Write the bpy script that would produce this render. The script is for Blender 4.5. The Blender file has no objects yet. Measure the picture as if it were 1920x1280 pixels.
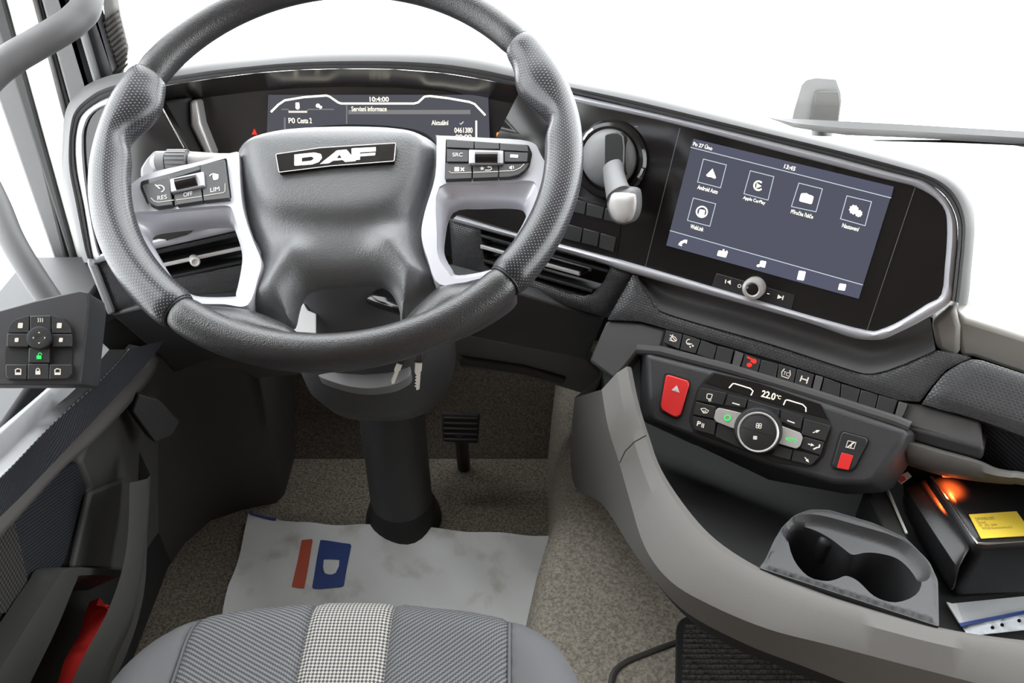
import bpy, bmesh, math, random
import numpy as np
from mathutils import Vector, Matrix
from mathutils.geometry import delaunay_2d_cdt
R_ = math.radians
random.seed(4)
SC = bpy.context.scene
COL = SC.collection

# ------------------------------------------------------------------ camera, world, light, exposure
PITCH = R_(38); FOC = 1600.0; CAM = np.array([0.0, 0.0, 1.15])
cd = bpy.data.cameras.new('camera'); cam = bpy.data.objects.new('camera', cd); COL.objects.link(cam)
cam.location = CAM; cam.rotation_euler = (R_(90) - PITCH, 0, 0)
cd.sensor_width = 36; cd.lens = FOC / 1920 * 36; cd.clip_start = 0.02; cd.clip_end = 200
SC.camera = cam
W = bpy.data.worlds.new('sky'); SC.world = W; W.use_nodes = True
W.node_tree.nodes['Background'].inputs[0].default_value = (0.97, 0.985, 1.0, 1)
W.node_tree.nodes['Background'].inputs[1].default_value = 7.5
SC.view_settings.view_transform = 'Standard'; SC.view_settings.look = 'None'
SC.view_settings.exposure = 0.3; SC.view_settings.gamma = 1.0
SC.view_settings.use_curve_mapping = False
SC.cycles.max_bounces = 8; SC.cycles.diffuse_bounces = 4; SC.cycles.glossy_bounces = 4
SC.cycles.transparent_max_bounces = 12; SC.cycles.sample_clamp_indirect = 8.0
def portal(name, loc, rot, sx, sy):
    l = bpy.data.lights.new(name, 'AREA'); l.shape = 'RECTANGLE'; l.size = sx; l.size_y = sy
    l.cycles.is_portal = True
    o = bpy.data.objects.new(name, l); COL.objects.link(o); o.location = loc; o.rotation_euler = rot
portal('windscreen_daylight', (.5, 1.19, 1.28), (R_(-90), 0, 0), 2.4, 1.5)
portal('left_window_daylight', (-.70, .76, 1.2), (0, R_(-90), 0), 1.4, .76)
portal('right_window_daylight', (1.78, .35, 1.2), (0, R_(90), 0), 1.3, 1.5)

# ------------------------------------------------------------------ projection helpers: a pixel of the photograph -> a point on a real plane
RX = np.array([1.0, 0, 0]); UX = np.array([0, math.sin(PITCH), math.cos(PITCH)]); FX = np.array([0, math.cos(PITCH), -math.sin(PITCH)])
def ray(x, y): return RX * (x - 960) / FOC + UX * (640 - y) / FOC + FX
def P(x, y, d): return CAM + d * ray(x, y)
class Plane:
    def __init__(s, o, r, u):
        s.o = np.array(o, float); s.r = np.array(r, float); s.u = np.array(u, float); s.n = np.cross(s.r, s.u)
    @classmethod
    def yt(c, o, yaw, tilt):
        y, t = R_(yaw), R_(tilt); fw = np.array([-math.sin(y), math.cos(y), 0])
        return c(o, [math.cos(y), math.sin(y), 0], math.cos(t) * np.array([0, 0, 1]) + math.sin(t) * fw)
    def px(s, x, y, h=0):
        r = ray(x, y); t = ((s.o + s.n * h - CAM) @ s.n) / (r @ s.n); return CAM + t * r
    def uv(s, x, y, h=0):
        q = s.px(x, y, h) - s.o; return (q @ s.r, q @ s.u)
    def at(s, u, v, h=0): return s.o + s.r * u + s.u * v + s.n * h
    def uvs(s, pts, h=0): return [s.uv(x, y, h) for x, y in pts]
    def off(s, h): return Plane(s.o + s.n * h, s.r, s.u)
def Zp(z): return Plane([0, 0, z], [1, 0, 0], [0, 1, 0])
def Xp(x): return Plane([x, 0, 0], [0, 1, 0], [0, 0, 1])
def Yp(y): return Plane([0, y, 0], [1, 0, 0], [0, 0, 1])

def resample(p, n, closed=False):
    p = np.array(p, float)
    if closed: p = np.vstack([p, p[:1]])
    L = np.r_[0, np.cumsum(np.linalg.norm(np.diff(p, axis=0), axis=1))]
    t = np.linspace(0, L[-1], n + 1)[:-1] if closed else np.linspace(0, L[-1], n)
    return np.stack([np.interp(t, L, p[:, k]) for k in range(p.shape[1])], 1)
def cr(p, k=6, closed=False):
    p = [np.array(q, float) for q in p]; n = len(p); out = []
    for i in range(n if closed else n - 1):
        if closed: a, b, c, d = p[i - 1], p[i], p[(i + 1) % n], p[(i + 2) % n]
        else: a, b, c, d = p[max(i - 1, 0)], p[i], p[i + 1], p[min(i + 2, n - 1)]
        for j in range(k):
            t = j / k
            out.append(.5 * (2 * b + (c - a) * t + (2 * a - 5 * b + 4 * c - d) * t * t + (3 * b - a - 3 * c + d) * t ** 3))
    if not closed: out.append(p[-1])
    return np.array(out)
def rnd(p, r, k=4):
    """round the corners of a closed polygon (r one number or one per corner)"""
    p = [np.array(q, float) for q in p]; n = len(p); out = []
    rs = r if hasattr(r, '__len__') else [r] * n
    for i in range(n):
        b = p[i]; a = p[i - 1] - b; c = p[(i + 1) % n] - b; la, lc = np.linalg.norm(a), np.linalg.norm(c)
        q = min(rs[i], la * .48, lc * .48)
        if q < 1e-6: out.append(b); continue
        s, e = b + a / la * q, b + c / lc * q
        for j in range(k + 1):
            t = j / k; out.append((1 - t) ** 2 * s + 2 * t * (1 - t) * b + t * t * e)
    return np.array(out)
def circ(cx, cy, rx, ry=None, n=32, a0=0, a1=2 * math.pi):
    ry = rx if ry is None else ry
    full = abs(a1 - a0 - 2 * math.pi) < 1e-6
    return [(cx + rx * math.cos(a0 + (a1 - a0) * i / (n if full else n - 1)), cy + ry * math.sin(a0 + (a1 - a0) * i / (n if full else n - 1))) for i in range(n)]

# ------------------------------------------------------------------ object helpers
def tag(o, label=None, cat=None, group=None, kind=None):
    if label: o['label'] = label
    if cat: o['category'] = cat
    if group: o['group'] = group
    if kind: o['kind'] = kind
    return o
def empty(name, loc, label=None, cat=None, group=None, kind=None):
    o = bpy.data.objects.new(name, None); COL.objects.link(o); o.location = Vector(loc); o.empty_display_size = .02
    return tag(o, label, cat, group, kind)
WORLD = {}
def wloc(o):
    v = Vector(o.location); p = o.parent
    while p is not None: v = v + Vector(p.location); p = p.parent
    return v
def link(name, me, mat, parent=None, smooth=True, sharp=35, bevel=0, seg=2, sub=0, solid=0):
    o = bpy.data.objects.new(name, me); COL.objects.link(o)
    for m in (mat if isinstance(mat, (list, tuple)) else [mat]): me.materials.append(m)
    c = Vector((0, 0, 0))
    if len(me.vertices):
        co = np.empty(len(me.vertices) * 3); me.vertices.foreach_get('co', co); co = co.reshape(-1, 3)
        c = Vector(((co[:, 0].min() + co[:, 0].max()) / 2, (co[:, 1].min() + co[:, 1].max()) / 2, (co[:, 2].min() + co[:, 2].max()) / 2))
        me.transform(Matrix.Translation(-c))
    if parent is not None:
        o.parent = parent; o.location = c - wloc(parent)
    else: o.location = c
    if smooth:
        me.shade_smooth()
        if sharp: me.set_sharp_from_angle(angle=R_(sharp))
    if solid:
        m = o.modifiers.new('thickness', 'SOLIDIFY'); m.thickness = solid; m.offset = -1
    if bevel:
        m = o.modifiers.new('bevel', 'BEVEL'); m.width = bevel; m.segments = seg; m.limit_method = 'ANGLE'; m.angle_limit = R_(32); m.harden_normals = False
    if sub:
        m = o.modifiers.new('sub', 'SUBSURF'); m.levels = sub; m.render_levels = sub
    return o
def mesh(name, verts, faces, uvs=None):
    me = bpy.data.meshes.new(name); me.from_pydata([tuple(map(float, v)) for v in verts], [], [tuple(map(int, f)) for f in faces]); me.update()
    if uvs is not None:
        ul = me.uv_layers.new(name='uv'); li = np.empty(len(me.loops), int); me.loops.foreach_get('vertex_index', li)
        ul.data.foreach_set('uv', np.array(uvs, dtype=np.float32)[li].ravel())
    return me
def fixn(me):
    bm = bmesh.new(); bm.from_mesh(me); bmesh.ops.recalc_face_normals(bm, faces=bm.faces); bm.to_mesh(me); bm.free()
def slab(name, pl, uv, h0, h1, mat, parent=None, bevel=.001, seg=2, taper=0, **k):
    """a plate with the outline uv (metres on the plane), from height h0 to h1 above it"""
    uv = np.array(uv, float); n = len(uv)
    bot = uv
    if taper:
        c = uv.mean(0); d = uv - c; L = np.linalg.norm(d, axis=1, keepdims=True); bot = c + d * (1 + taper / np.maximum(L, 1e-6))
    v = [pl.at(a, b, h1) for a, b in uv] + [pl.at(a, b, h0) for a, b in bot]
    f = [list(range(n)), list(range(2 * n - 1, n - 1, -1))] + [[i, n + i, n + (i + 1) % n, (i + 1) % n] for i in range(n)]
    me = mesh(name, v, f, np.vstack([uv, bot])); fixn(me)
    return link(name, me, mat, parent, bevel=bevel, seg=seg, **k)
def pslab(name, pl, pix, h0, h1, mat, parent=None, r=0, **k):
    """the same, its outline given where the photograph shows its top face"""
    p = rnd(pix, r) if (hasattr(r, '__len__') or r) else pix
    return slab(name, pl, pl.uvs(p, h1), h0, h1, mat, parent, **k)
def segdist(q, poly, closed=True):
    poly = np.array(poly, float); a = poly if closed else poly[:-1]; b = np.roll(poly, -1, 0) if closed else poly[1:]
    out = np.full(len(q), 1e9)
    for s, e in zip(a, b):
        d = e - s; L = max(d @ d, 1e-14); t = np.clip(((q - s) @ d) / L, 0, 1)
        out = np.minimum(out, np.linalg.norm(q - s - t[:, None] * d, axis=1))
    return out
def inside(q, poly):
    poly = np.array(poly, float); x, y = q[:, 0], q[:, 1]; r = np.zeros(len(q), bool)
    for (x0, y0), (x1, y1) in zip(poly, np.roll(poly, -1, 0)):
        c = ((y0 > y) != (y1 > y)); 
        if y1 != y0: r ^= c & (x < (x1 - x0) * (y - y0) / (y1 - y0) + x0)
    return r
def field(name, pl, outer, holes, hf, step, mat, parent=None, skirt=None, bstep=None, sharp=50, extra=(), **k):
    """a surface with the outline outer (and holes), height hf(points, distance from the edge); skirt: edges go down to that height"""
    bs = bstep or step
    def dens(p):
        p = np.array(p, float); L = np.linalg.norm(np.roll(p, -1, 0) - p, axis=1).sum(); return resample(p, max(8, int(L / bs)), True)
    loops = [dens(outer)] + [dens(h) for h in holes]
    allb = np.vstack(loops); lo, hi = allb.min(0), allb.max(0)
    gx, gy = np.meshgrid(np.arange(lo[0], hi[0], step), np.arange(lo[1], hi[1], step * .87))
    gx[1::2] += step / 2
    g = np.stack([gx.ravel(), gy.ravel()], 1); ok = inside(g, loops[0])
    for h in loops[1:]: ok &= ~inside(g, h)
    g = g[ok]; dd = np.full(len(g), 1e9)
    for l in loops: dd = np.minimum(dd, segdist(g, l))
    g = g[dd > step * .45]
    edges, off = [], 0
    for l in loops:
        n = len(l); edges += [(off + i, off + (i + 1) % n) for i in range(n)]; off += n
    pts_ = [allb]
    for l in extra:          # inner contour lines that the triangles must follow
        l = dens(l); l = l[inside(l, loops[0])] if not inside(l, loops[0]).all() else l
        n = len(l); edges += [(off + i, off + (i + 1) % n) for i in range(n)]; off += n; pts_.append(l)
        g = g[segdist(g, l) > step * .4]
    V, E, F, ov, oe, of = delaunay_2d_cdt([Vector(map(float, p)) for p in np.vstack(pts_ + [g])], edges, [], 0, 1e-7)
    V = np.array([tuple(v) for v in V])
    c = np.array([V[list(f)].mean(0) for f in F]); ok = inside(c, loops[0])
    for h in loops[1:]: ok &= ~inside(c, h)
    F = [list(f) for f, o in zip(F, ok) if o]
    used = sorted({i for f in F for i in f}); rm = {o: i for i, o in enumerate(used)}; V = V[used]; F = [[rm[i] for i in f] for f in F]
    D = np.full(len(V), 1e9)
    for l in loops: D = np.minimum(D, segdist(V, l))
    H = hf(V, D)
    vs = [pl.at(a, b, h) for (a, b), h in zip(V, H)]; uvs = [tuple(q) for q in V]
    if skirt is not None:
        from collections import Counter
        ec = Counter(); ed = {}
        for f in F:
            for i in range(len(f)):
                a, b = f[i], f[(i + 1) % len(f)]; key = (min(a, b), max(a, b)); ec[key] += 1; ed[key] = (a, b)
        low = {}
        for key, n in ec.items():
            if n == 1:
                a, b = ed[key]
                for q in (a, b):
                    if q not in low:
                        low[q] = len(vs); vs.append(pl.at(V[q][0], V[q][1], skirt)); uvs.append(tuple(V[q]))
                F.append([b, a, low[a], low[b]])
    me = mesh(name, vs, F, uvs); 
    return link(name, me, mat, parent, sharp=sharp, **k)
def pfield(name, pl, outer, holes, hf, step, mat, parent=None, h=0, **k):
    return field(name, pl, pl.uvs(outer, h), [pl.uvs(q, h) for q in holes], hf, step, mat, parent, **k)
def frames(pts, closed=False):
    pts = np.array(pts, float); n = len(pts)
    T = np.roll(pts, -1, 0) - np.roll(pts, 1, 0)
    if not closed: T[0] = pts[1] - pts[0]; T[-1] = pts[-1] - pts[-2]
    T /= np.linalg.norm(T, axis=1, keepdims=True)
    a = np.array([0, 0, 1.0]) if abs(T[0][2]) < .9 else np.array([1.0, 0, 0])
    N = [np.cross(T[0], a)]; N[0] /= np.linalg.norm(N[0])
    for i in range(1, n):
        v = N[-1] - T[i] * (N[-1] @ T[i]); N.append(v / np.linalg.norm(v))
    N = np.array(N); return T, N, np.cross(T, N)
def tube(name, pts, rad, mat, parent=None, seg=14, closed=False, caps=True, ry=1.0, up=None, **k):
    pts = np.array(pts, float); n = len(pts); rad = np.broadcast_to(np.array(rad, float), (n,))
    T, N, B = frames(pts, closed)
    if up is not None:
        up = np.array(up, float); B = up - T * (T @ up)[:, None]; B /= np.linalg.norm(B, axis=1, keepdims=True); N = np.cross(B, T)
    v, f, uv = [], [], []
    L = np.r_[0, np.cumsum(np.linalg.norm(np.diff(pts, axis=0), axis=1))]
    for i in range(n):
        for j in range(seg):
            a = 2 * math.pi * j / seg; v.append(pts[i] + rad[i] * (math.cos(a) * N[i] + ry * math.sin(a) * B[i])); uv.append((L[i], j / seg * 2 * math.pi * rad[i]))
    for i in range(n if closed else n - 1):
        for j in range(seg):
            a, b = i * seg + j, i * seg + (j + 1) % seg; c, d = ((i + 1) % n) * seg + j, ((i + 1) % n) * seg + (j + 1) % seg
            f.append([a, c, d, b][::-1])
    if caps and not closed: f += [list(range(seg))[::-1], list(range((n - 1) * seg, n * seg))]
    me = mesh(name, v, f, uv); fixn(me)
    return link(name, me, mat, parent, **k)
def loft(name, rows, mat, parent=None, closed=False, uvs=None, capends=False, fix=True, **k):
    rows = [np.array(r, float) for r in rows]; n = len(rows[0]); m = len(rows); v = np.vstack(rows); f = []
    for i in range(m - 1):
        for j in range(n if closed else n - 1):
            f.append([i * n + j, i * n + (j + 1) % n, (i + 1) * n + (j + 1) % n, (i + 1) * n + j])
    if capends: f += [list(range(n)), list(range((m - 1) * n, m * n))]
    if uvs is None:
        uvs = []
        acc = np.zeros(n)
        for i in range(m):
            if i: acc = acc + np.linalg.norm(rows[i] - rows[i - 1], axis=1)
            L = np.r_[0, np.cumsum(np.linalg.norm(np.diff(rows[i], axis=0), axis=1))]
            uvs += [(L[j], acc[j]) for j in range(n)]
    me = mesh(name, v, f, uvs)
    if fix: fixn(me)
    return link(name, me, mat, parent, **k)
def band(name, pl, A, B, prof, mat, parent=None, n=None, closed=False, **k):
    """a strip between two outlines given in the photograph, its cross-section prof = [(0..1 across, height above the plane)]"""
    A, B = np.array(A, float), np.array(B, float)
    if n: A, B = resample(A, n), resample(B, n)
    rows = []
    for t, h in prof:
        rows.append([pl.px(*(a + (b - a) * t), h) for a, b in zip(A, B)])
    return loft(name, rows, mat, parent, closed=closed, **k)
def lathe(name, pl, uv, prof, mat, parent=None, seg=32, **k):
    """turned about the plane's normal at uv; prof = [(radius, height)]"""
    v, f, uvl = [], [], []
    for r, h in prof:
        for j in range(seg):
            a = 2 * math.pi * j / seg; q = (uv[0] + r * math.cos(a), uv[1] + r * math.sin(a)); v.append(pl.at(q[0], q[1], h)); uvl.append(q)
    m = len(prof)
    for i in range(m - 1):
        for j in range(seg): f.append([i * seg + j, i * seg + (j + 1) % seg, (i + 1) * seg + (j + 1) % seg, (i + 1) * seg + j])
    f += [list(range(seg)), list(range((m - 1) * seg, m * seg))]
    me = mesh(name, v, f, uvl); fixn(me)
    return link(name, me, mat, parent, **k)
def box(name, lo, hi, mat, parent=None, bevel=.004, **k):
    (x0, y0, z0), (x1, y1, z1) = lo, hi
    v = [(x0, y0, z0), (x1, y0, z0), (x1, y1, z0), (x0, y1, z0), (x0, y0, z1), (x1, y0, z1), (x1, y1, z1), (x0, y1, z1)]
    f = [[0, 3, 2, 1], [4, 5, 6, 7], [0, 1, 5, 4], [1, 2, 6, 5], [2, 3, 7, 6], [3, 0, 4, 7]]
    return link(name, mesh(name, v, f, [(a[0] + a[1], a[2] + a[1]) for a in v]), mat, parent, bevel=bevel, **k)
def join(objs, name=None):
    """several helper meshes become one part (plain data join, evaluated without modifiers)"""
    base = objs[0]; bm = bmesh.new(); bw = wloc(base)
    mats = []
    for o in objs:
        t = bmesh.new(); t.from_mesh(o.data); t.transform(Matrix.Translation(wloc(o) - bw))
        me = bpy.data.meshes.new('tmp'); 
        for f in t.faces:
            m = o.data.materials[f.material_index] if o.data.materials else None
            if m not in mats: mats.append(m)
            f.material_index = mats.index(m)
        t.to_mesh(me); t.free(); bm.from_mesh(me); bpy.data.meshes.remove(me)
    bm.to_mesh(base.data); bm.free(); base.data.materials.clear()
    for m in mats: base.data.materials.append(m)
    for o in objs[1:]: bpy.data.objects.remove(o)
    if name: base.name = name
    return base
def text(name, pl, s, px, py, h, wpx, mat, parent=None, hpx=None, base2=None, extr=.0002, align='CENTER', bold=0):
    """lettering on a plane: centred at the pixel, wpx pixels wide (hpx: capital height in pixels); base2 a second pixel along the baseline"""
    cu = bpy.data.curves.new(name, 'FONT'); cu.body = s; cu.size = 1; cu.align_x = align; cu.align_y = 'CENTER'; cu.extrude = .0; cu.offset = bold
    t = bpy.data.objects.new('tmp', cu); COL.objects.link(t)
    dg = bpy.context.evaluated_depsgraph_get(); dg.update()
    me = bpy.data.meshes.new_from_object(t.evaluated_get(dg)); bpy.data.objects.remove(t); bpy.data.curves.remove(cu)
    co = np.empty(len(me.vertices) * 3); me.vertices.foreach_get('co', co); co = co.reshape(-1, 3)
    lo, hi = co.min(0), co.max(0); c = (lo + hi) / 2
    o0 = np.array(pl.uv(px, py, h)); q = base2 or (1, 0)
    e1 = np.array(pl.uv(px + q[0], py + q[1], h)) - o0; ln = np.linalg.norm(e1) / math.hypot(*q); e1 /= np.linalg.norm(e1); e2 = np.array([-e1[1], e1[0]])
    sx = wpx * ln / max(hi[0] - lo[0], 1e-6); up = np.array(pl.uv(px, py - 1, h)) - o0
    sy = (hpx * np.linalg.norm(up) / max(hi[1] - lo[1], 1e-6)) if hpx else sx
    v = [pl.at(*(o0 + e1 * (p[0] - c[0]) * sx + e2 * (p[1] - c[1]) * sy), h + extr) for p in co]
    for i, p in enumerate(v): me.vertices[i].co = p
    me.update()
    return link(name, me, mat, parent, smooth=False)
def stroke(name, pl, pix, h, w, mat, parent=None, closed=False, t=.0003, **k):
    """a flat printed or lit line of width w metres along the pixels"""
    p = np.array(pl.uvs(pix, h)); n = len(p)
    T = np.roll(p, -1, 0) - np.roll(p, 1, 0)
    if not closed: T[0] = p[1] - p[0]; T[-1] = p[-1] - p[-2]
    T /= np.maximum(np.linalg.norm(T, axis=1, keepdims=True), 1e-9); N = np.stack([-T[:, 1], T[:, 0]], 1)
    A, B = p + N * w / 2, p - N * w / 2
    rows = [[pl.at(a[0], a[1], h) for a in A], [pl.at(a[0], a[1], h + t) for a in A], [pl.at(a[0], a[1], h + t) for a in B], [pl.at(a[0], a[1], h) for a in B]]
    if closed: rows = [list(r) + [r[0]] for r in rows]
    return loft(name, rows, mat, parent, smooth=False, **k)
def flat(name, pl, pix, h, mat, parent=None, t=.0003, holes=None):
    if holes: return pfield(name, pl, pix, holes, lambda V, D: np.full(len(V), h + t), .004, mat, parent, h=h, skirt=h, bstep=.0015)
    return slab(name, pl, pl.uvs(pix, h + t), h, h + t, mat, parent, bevel=0, smooth=False)
# ------------------------------------------------------------------ materials
def nodes(name):
    m = bpy.data.materials.new(name); m.use_nodes = True; nt = m.node_tree; b = nt.nodes['Principled BSDF']; return m, nt, b
def C(c): return (c[0], c[1], c[2], 1) if hasattr(c, '__len__') else (c, c, c, 1)
def setp(b, color, rough=.5, metal=0, spec=.5, coat=0, coatr=.1):
    b.inputs['Base Color'].default_value = C(color); b.inputs['Roughness'].default_value = rough; b.inputs['Metallic'].default_value = metal
    b.inputs['Specular IOR Level'].default_value = spec; b.inputs['Coat Weight'].default_value = coat; b.inputs['Coat Roughness'].default_value = coatr
def N(nt, t, **k):
    n = nt.nodes.new(t)
    for a, v in k.items():
        if a in n.inputs.keys(): n.inputs[a].default_value = v
        else: setattr(n, a, v)
    return n
def coord(nt, uv=False, scale=(1, 1, 1), rot=0):
    tc = N(nt, 'ShaderNodeTexCoord'); mp = N(nt, 'ShaderNodeMapping'); nt.links.new(tc.outputs['UV' if uv else 'Object'], mp.inputs[0])
    mp.inputs['Scale'].default_value = scale; mp.inputs['Rotation'].default_value = (0, 0, rot); return mp.outputs[0]
def bump(nt, b, src, strength=.3, dist=.001):
    n = N(nt, 'ShaderNodeBump'); n.inputs['Strength'].default_value = strength; n.inputs['Distance'].default_value = dist
    nt.links.new(src, n.inputs['Height']); nt.links.new(n.outputs[0], b.inputs['Normal']); return n
def ramp(nt, src, stops):
    r = N(nt, 'ShaderNodeValToRGB'); e = r.color_ramp.elements
    while len(e) < len(stops): e.new(.5)
    for q, (p, c) in zip(e, stops): q.position = p; q.color = C(c)
    nt.links.new(src, r.inputs[0]); return r.outputs[0]
def plain(name, color, rough=.5, metal=0, spec=.5, grain=0, gs=700, coat=0, var=0):
    m, nt, b = nodes(name); setp(b, color, rough, metal, spec, coat)
    if grain or var:
        n = N(nt, 'ShaderNodeTexNoise'); n.inputs['Scale'].default_value = gs; n.inputs['Detail'].default_value = 3
        nt.links.new(coord(nt), n.inputs[0])
        if grain: bump(nt, b, n.outputs[0], grain, .0006)
        if var:
            c = C(color); nt.links.new(ramp(nt, n.outputs[0], [(.3, [x * (1 - var) for x in c[:3]]), (.7, [x * (1 + var) for x in c[:3]])]), b.inputs['Base Color'])
    return m
def emis(name, color, s):
    m, nt, b = nodes(name); setp(b, (0, 0, 0), .5, spec=0); b.inputs['Emission Color'].default_value = C(color); b.inputs['Emission Strength'].default_value = s; return m
def leather(name, color, rough, perf=False, gs=900):
    m, nt, b = nodes(name); setp(b, color, rough, spec=.5)
    v = N(nt, 'ShaderNodeTexVoronoi'); v.inputs['Scale'].default_value = gs; nt.links.new(coord(nt), v.inputs['Vector'])
    if not perf: bump(nt, b, v.outputs['Distance'], .35, .0006); return m
    # punched holes in a staggered grid, by the skin's own UV (metres)
    uv = coord(nt, True, (1 / .0026, 1 / .0026, 1), R_(45)); fr = N(nt, 'ShaderNodeVectorMath', operation='FRACTION'); nt.links.new(uv, fr.inputs[0])
    sb = N(nt, 'ShaderNodeVectorMath', operation='DISTANCE'); nt.links.new(fr.outputs[0], sb.inputs[0]); sb.inputs[1].default_value = (.5, .5, 0)
    sz = N(nt, 'ShaderNodeSeparateXYZ'); nt.links.new(fr.outputs[0], sz.inputs[0]); cb = N(nt, 'ShaderNodeCombineXYZ'); nt.links.new(sz.outputs[0], cb.inputs[0]); nt.links.new(sz.outputs[1], cb.inputs[1]); nt.links.new(cb.outputs[0], sb.inputs[0])
    nt.links.new(ramp(nt, sb.outputs['Value'], [(.13, (.15, .15, .16)), (.21, color if hasattr(color, '__len__') else (color,) * 3)]), b.inputs['Base Color'])  # the glint of each hole is painted as a pale dot
    bump(nt, b, ramp(nt, sb.outputs['Value'], [(.1, 0), (.26, 1)]), .35, .0006)
    return m
def hexgrain(name, color, rough, scale=260, st=.6):
    m, nt, b = nodes(name); setp(b, color, rough)
    a = coord(nt, True, (scale, scale * 1.5, 1)); br = N(nt, 'ShaderNodeTexBrick'); nt.links.new(a, br.inputs[0])
    br.inputs['Scale'].default_value = 1; br.inputs['Mortar Size'].default_value = .12; br.inputs['Mortar Smooth'].default_value = .8; br.inputs['Brick Width'].default_value = 1; br.inputs['Row Height'].default_value = 1
    iv = ramp(nt, br.outputs['Fac'], [(0, 1), (1, 0)]); bump(nt, b, iv, st, .004); return m
def weave(name, c1, c2, kind='twill', scale=500, rough=.85):
    m, nt, b = nodes(name); setp(b, c1, rough, spec=.25)
    if kind == 'dots':
        a = coord(nt, True, (scale, scale, 1), R_(45)); t = N(nt, 'ShaderNodeTexChecker'); t.inputs['Scale'].default_value = 1; nt.links.new(a, t.inputs[0]); src = t.outputs['Fac']
    else:
        ang = {'twill': 28, 'twill2': -40}[kind]
        w = N(nt, 'ShaderNodeTexWave'); w.inputs['Scale'].default_value = scale; w.inputs['Distortion'].default_value = .0
        nt.links.new(coord(nt, True, (1, 1, 1), R_(ang) + R_(90)), w.inputs[0])
        w2 = N(nt, 'ShaderNodeTexWave'); w2.inputs['Scale'].default_value = scale * 1.6; nt.links.new(coord(nt, True), w2.inputs[0])
        mu = N(nt, 'ShaderNodeMath', operation='MULTIPLY_ADD'); nt.links.new(w.outputs['Fac'], mu.inputs[0]); mu.inputs[1].default_value = .7
        m2 = N(nt, 'ShaderNodeMath', operation='MULTIPLY'); nt.links.new(w2.outputs['Fac'], m2.inputs[0]); m2.inputs[1].default_value = .3; nt.links.new(m2.outputs[0], mu.inputs[2]); src = mu.outputs[0]
    nt.links.new(ramp(nt, src, [(.3, c2), (.7, c1)]), b.inputs['Base Color']); bump(nt, b, src, .5, .0008); return m
def carpet(name, c1, c2, scale=160):
    m, nt, b = nodes(name); setp(b, c1, .95, spec=.1)
    n = N(nt, 'ShaderNodeTexNoise'); n.inputs['Scale'].default_value = scale; n.inputs['Detail'].default_value = 5; n.inputs['Roughness'].default_value = .75; nt.links.new(coord(nt), n.inputs[0])
    nt.links.new(ramp(nt, n.outputs[0], [(.40, c2), (.60, c1)]), b.inputs['Base Color']); bump(nt, b, n.outputs[0], .7, .003); return m
def glass(name, tint=(.97, .98, .98), refl=.06, rough=.0):
    m = bpy.data.materials.new(name); m.use_nodes = True; nt = m.node_tree; nt.nodes.clear()
    o = N(nt, 'ShaderNodeOutputMaterial'); mx = N(nt, 'ShaderNodeMixShader'); t = N(nt, 'ShaderNodeBsdfTransparent'); g = N(nt, 'ShaderNodeBsdfGlossy')
    t.inputs[0].default_value = C(tint); g.inputs['Roughness'].default_value = rough; mx.inputs[0].default_value = refl
    nt.links.new(t.outputs[0], mx.inputs[1]); nt.links.new(g.outputs[0], mx.inputs[2]); nt.links.new(mx.outputs[0], o.inputs[0]); return m
M = {}
M['pad'] = plain('soft_dash_pad', (.075, .073, .074), .55, grain=.15)
M['padl'] = plain('grey_dash_plastic', (.16, .16, .163), .5, grain=.1)
M['black'] = plain('black_plastic', (.022, .022, .023), .5, grain=.2)
M['charcoal'] = plain('charcoal_plastic', (.045, .045, .048), .5, grain=.2)
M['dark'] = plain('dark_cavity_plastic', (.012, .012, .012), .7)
M['gloss'] = plain('piano_black', (.014, .0125, .012), .10, spec=.42)
M['gloss2'] = plain('smoked_panel', (.030, .026, .024), .22, spec=.4)
M['silver'] = plain('satin_silver_trim', (.52, .52, .56), .36, metal=.2)
M['chrome'] = plain('chrome', (.8, .8, .8), .18, metal=1)
M['alu'] = plain('brushed_silver_key_cap', (.62, .60, .59), .35, metal=.3)
M['hub'] = leather('grained_hub_plastic', (.072, .073, .076), .42, gs=700)
_h = M['hub'].node_tree.nodes['Principled BSDF']; _h.inputs['Coat Weight'].default_value = .35; _h.inputs['Coat Roughness'].default_value = .42
M['leather'] = leather('smooth_rim_leather', (.028, .027, .028), .32, gs=800)
M['perf'] = leather('perforated_rim_leather', (.019, .019, .021), .30, perf=True)
M['hex'] = hexgrain('hex_grained_plastic', (.05, .05, .053), .40, scale=215, st=1.0)
M['hexd'] = hexgrain('fine_hex_grained_plastic', (.045, .045, .048), .45, scale=250, st=.9)
M['beige'] = plain('warm_grey_plastic', (.30, .285, .265), .5, grain=.12)
M['beiged'] = plain('taupe_plastic', (.115, .109, .102), .55, grain=.12)
M['dashtop'] = plain('pale_dash_top', (.62, .61, .58), .7)
M['grey'] = plain('mid_grey_plastic', (.10, .098, .096), .6, grain=.15)
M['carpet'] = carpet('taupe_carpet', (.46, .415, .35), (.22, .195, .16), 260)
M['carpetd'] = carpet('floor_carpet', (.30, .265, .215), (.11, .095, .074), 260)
M['carpetshade'] = carpet('shaded_firewall_carpet', (.13, .113, .09), (.055, .048, .038), 260)  # darker copy of the floor carpet; footwell shade is in the colour
M['matrib'] = carpet('ribbed_mat_pile', (.16, .15, .145), (.06, .056, .053), 260)
M['rubber'] = plain('black_rubber', (.02, .02, .02), .7)
M['button'] = plain('button_black', (.028, .028, .029), .45, grain=.1)
M['buttonw'] = plain('wheel_button_grey', (.05, .051, .053), .38)
M['red'] = plain('red_switch', (.85, .035, .035), .35)
M['redcloth'] = plain('red_cloth', (.80, .03, .022), .8, grain=.5, gs=60)
M['white'] = plain('white_print', (.8, .8, .8), .6)
M['whiteb'] = plain('white_lacquer', (.85, .85, .86), .3)
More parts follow.
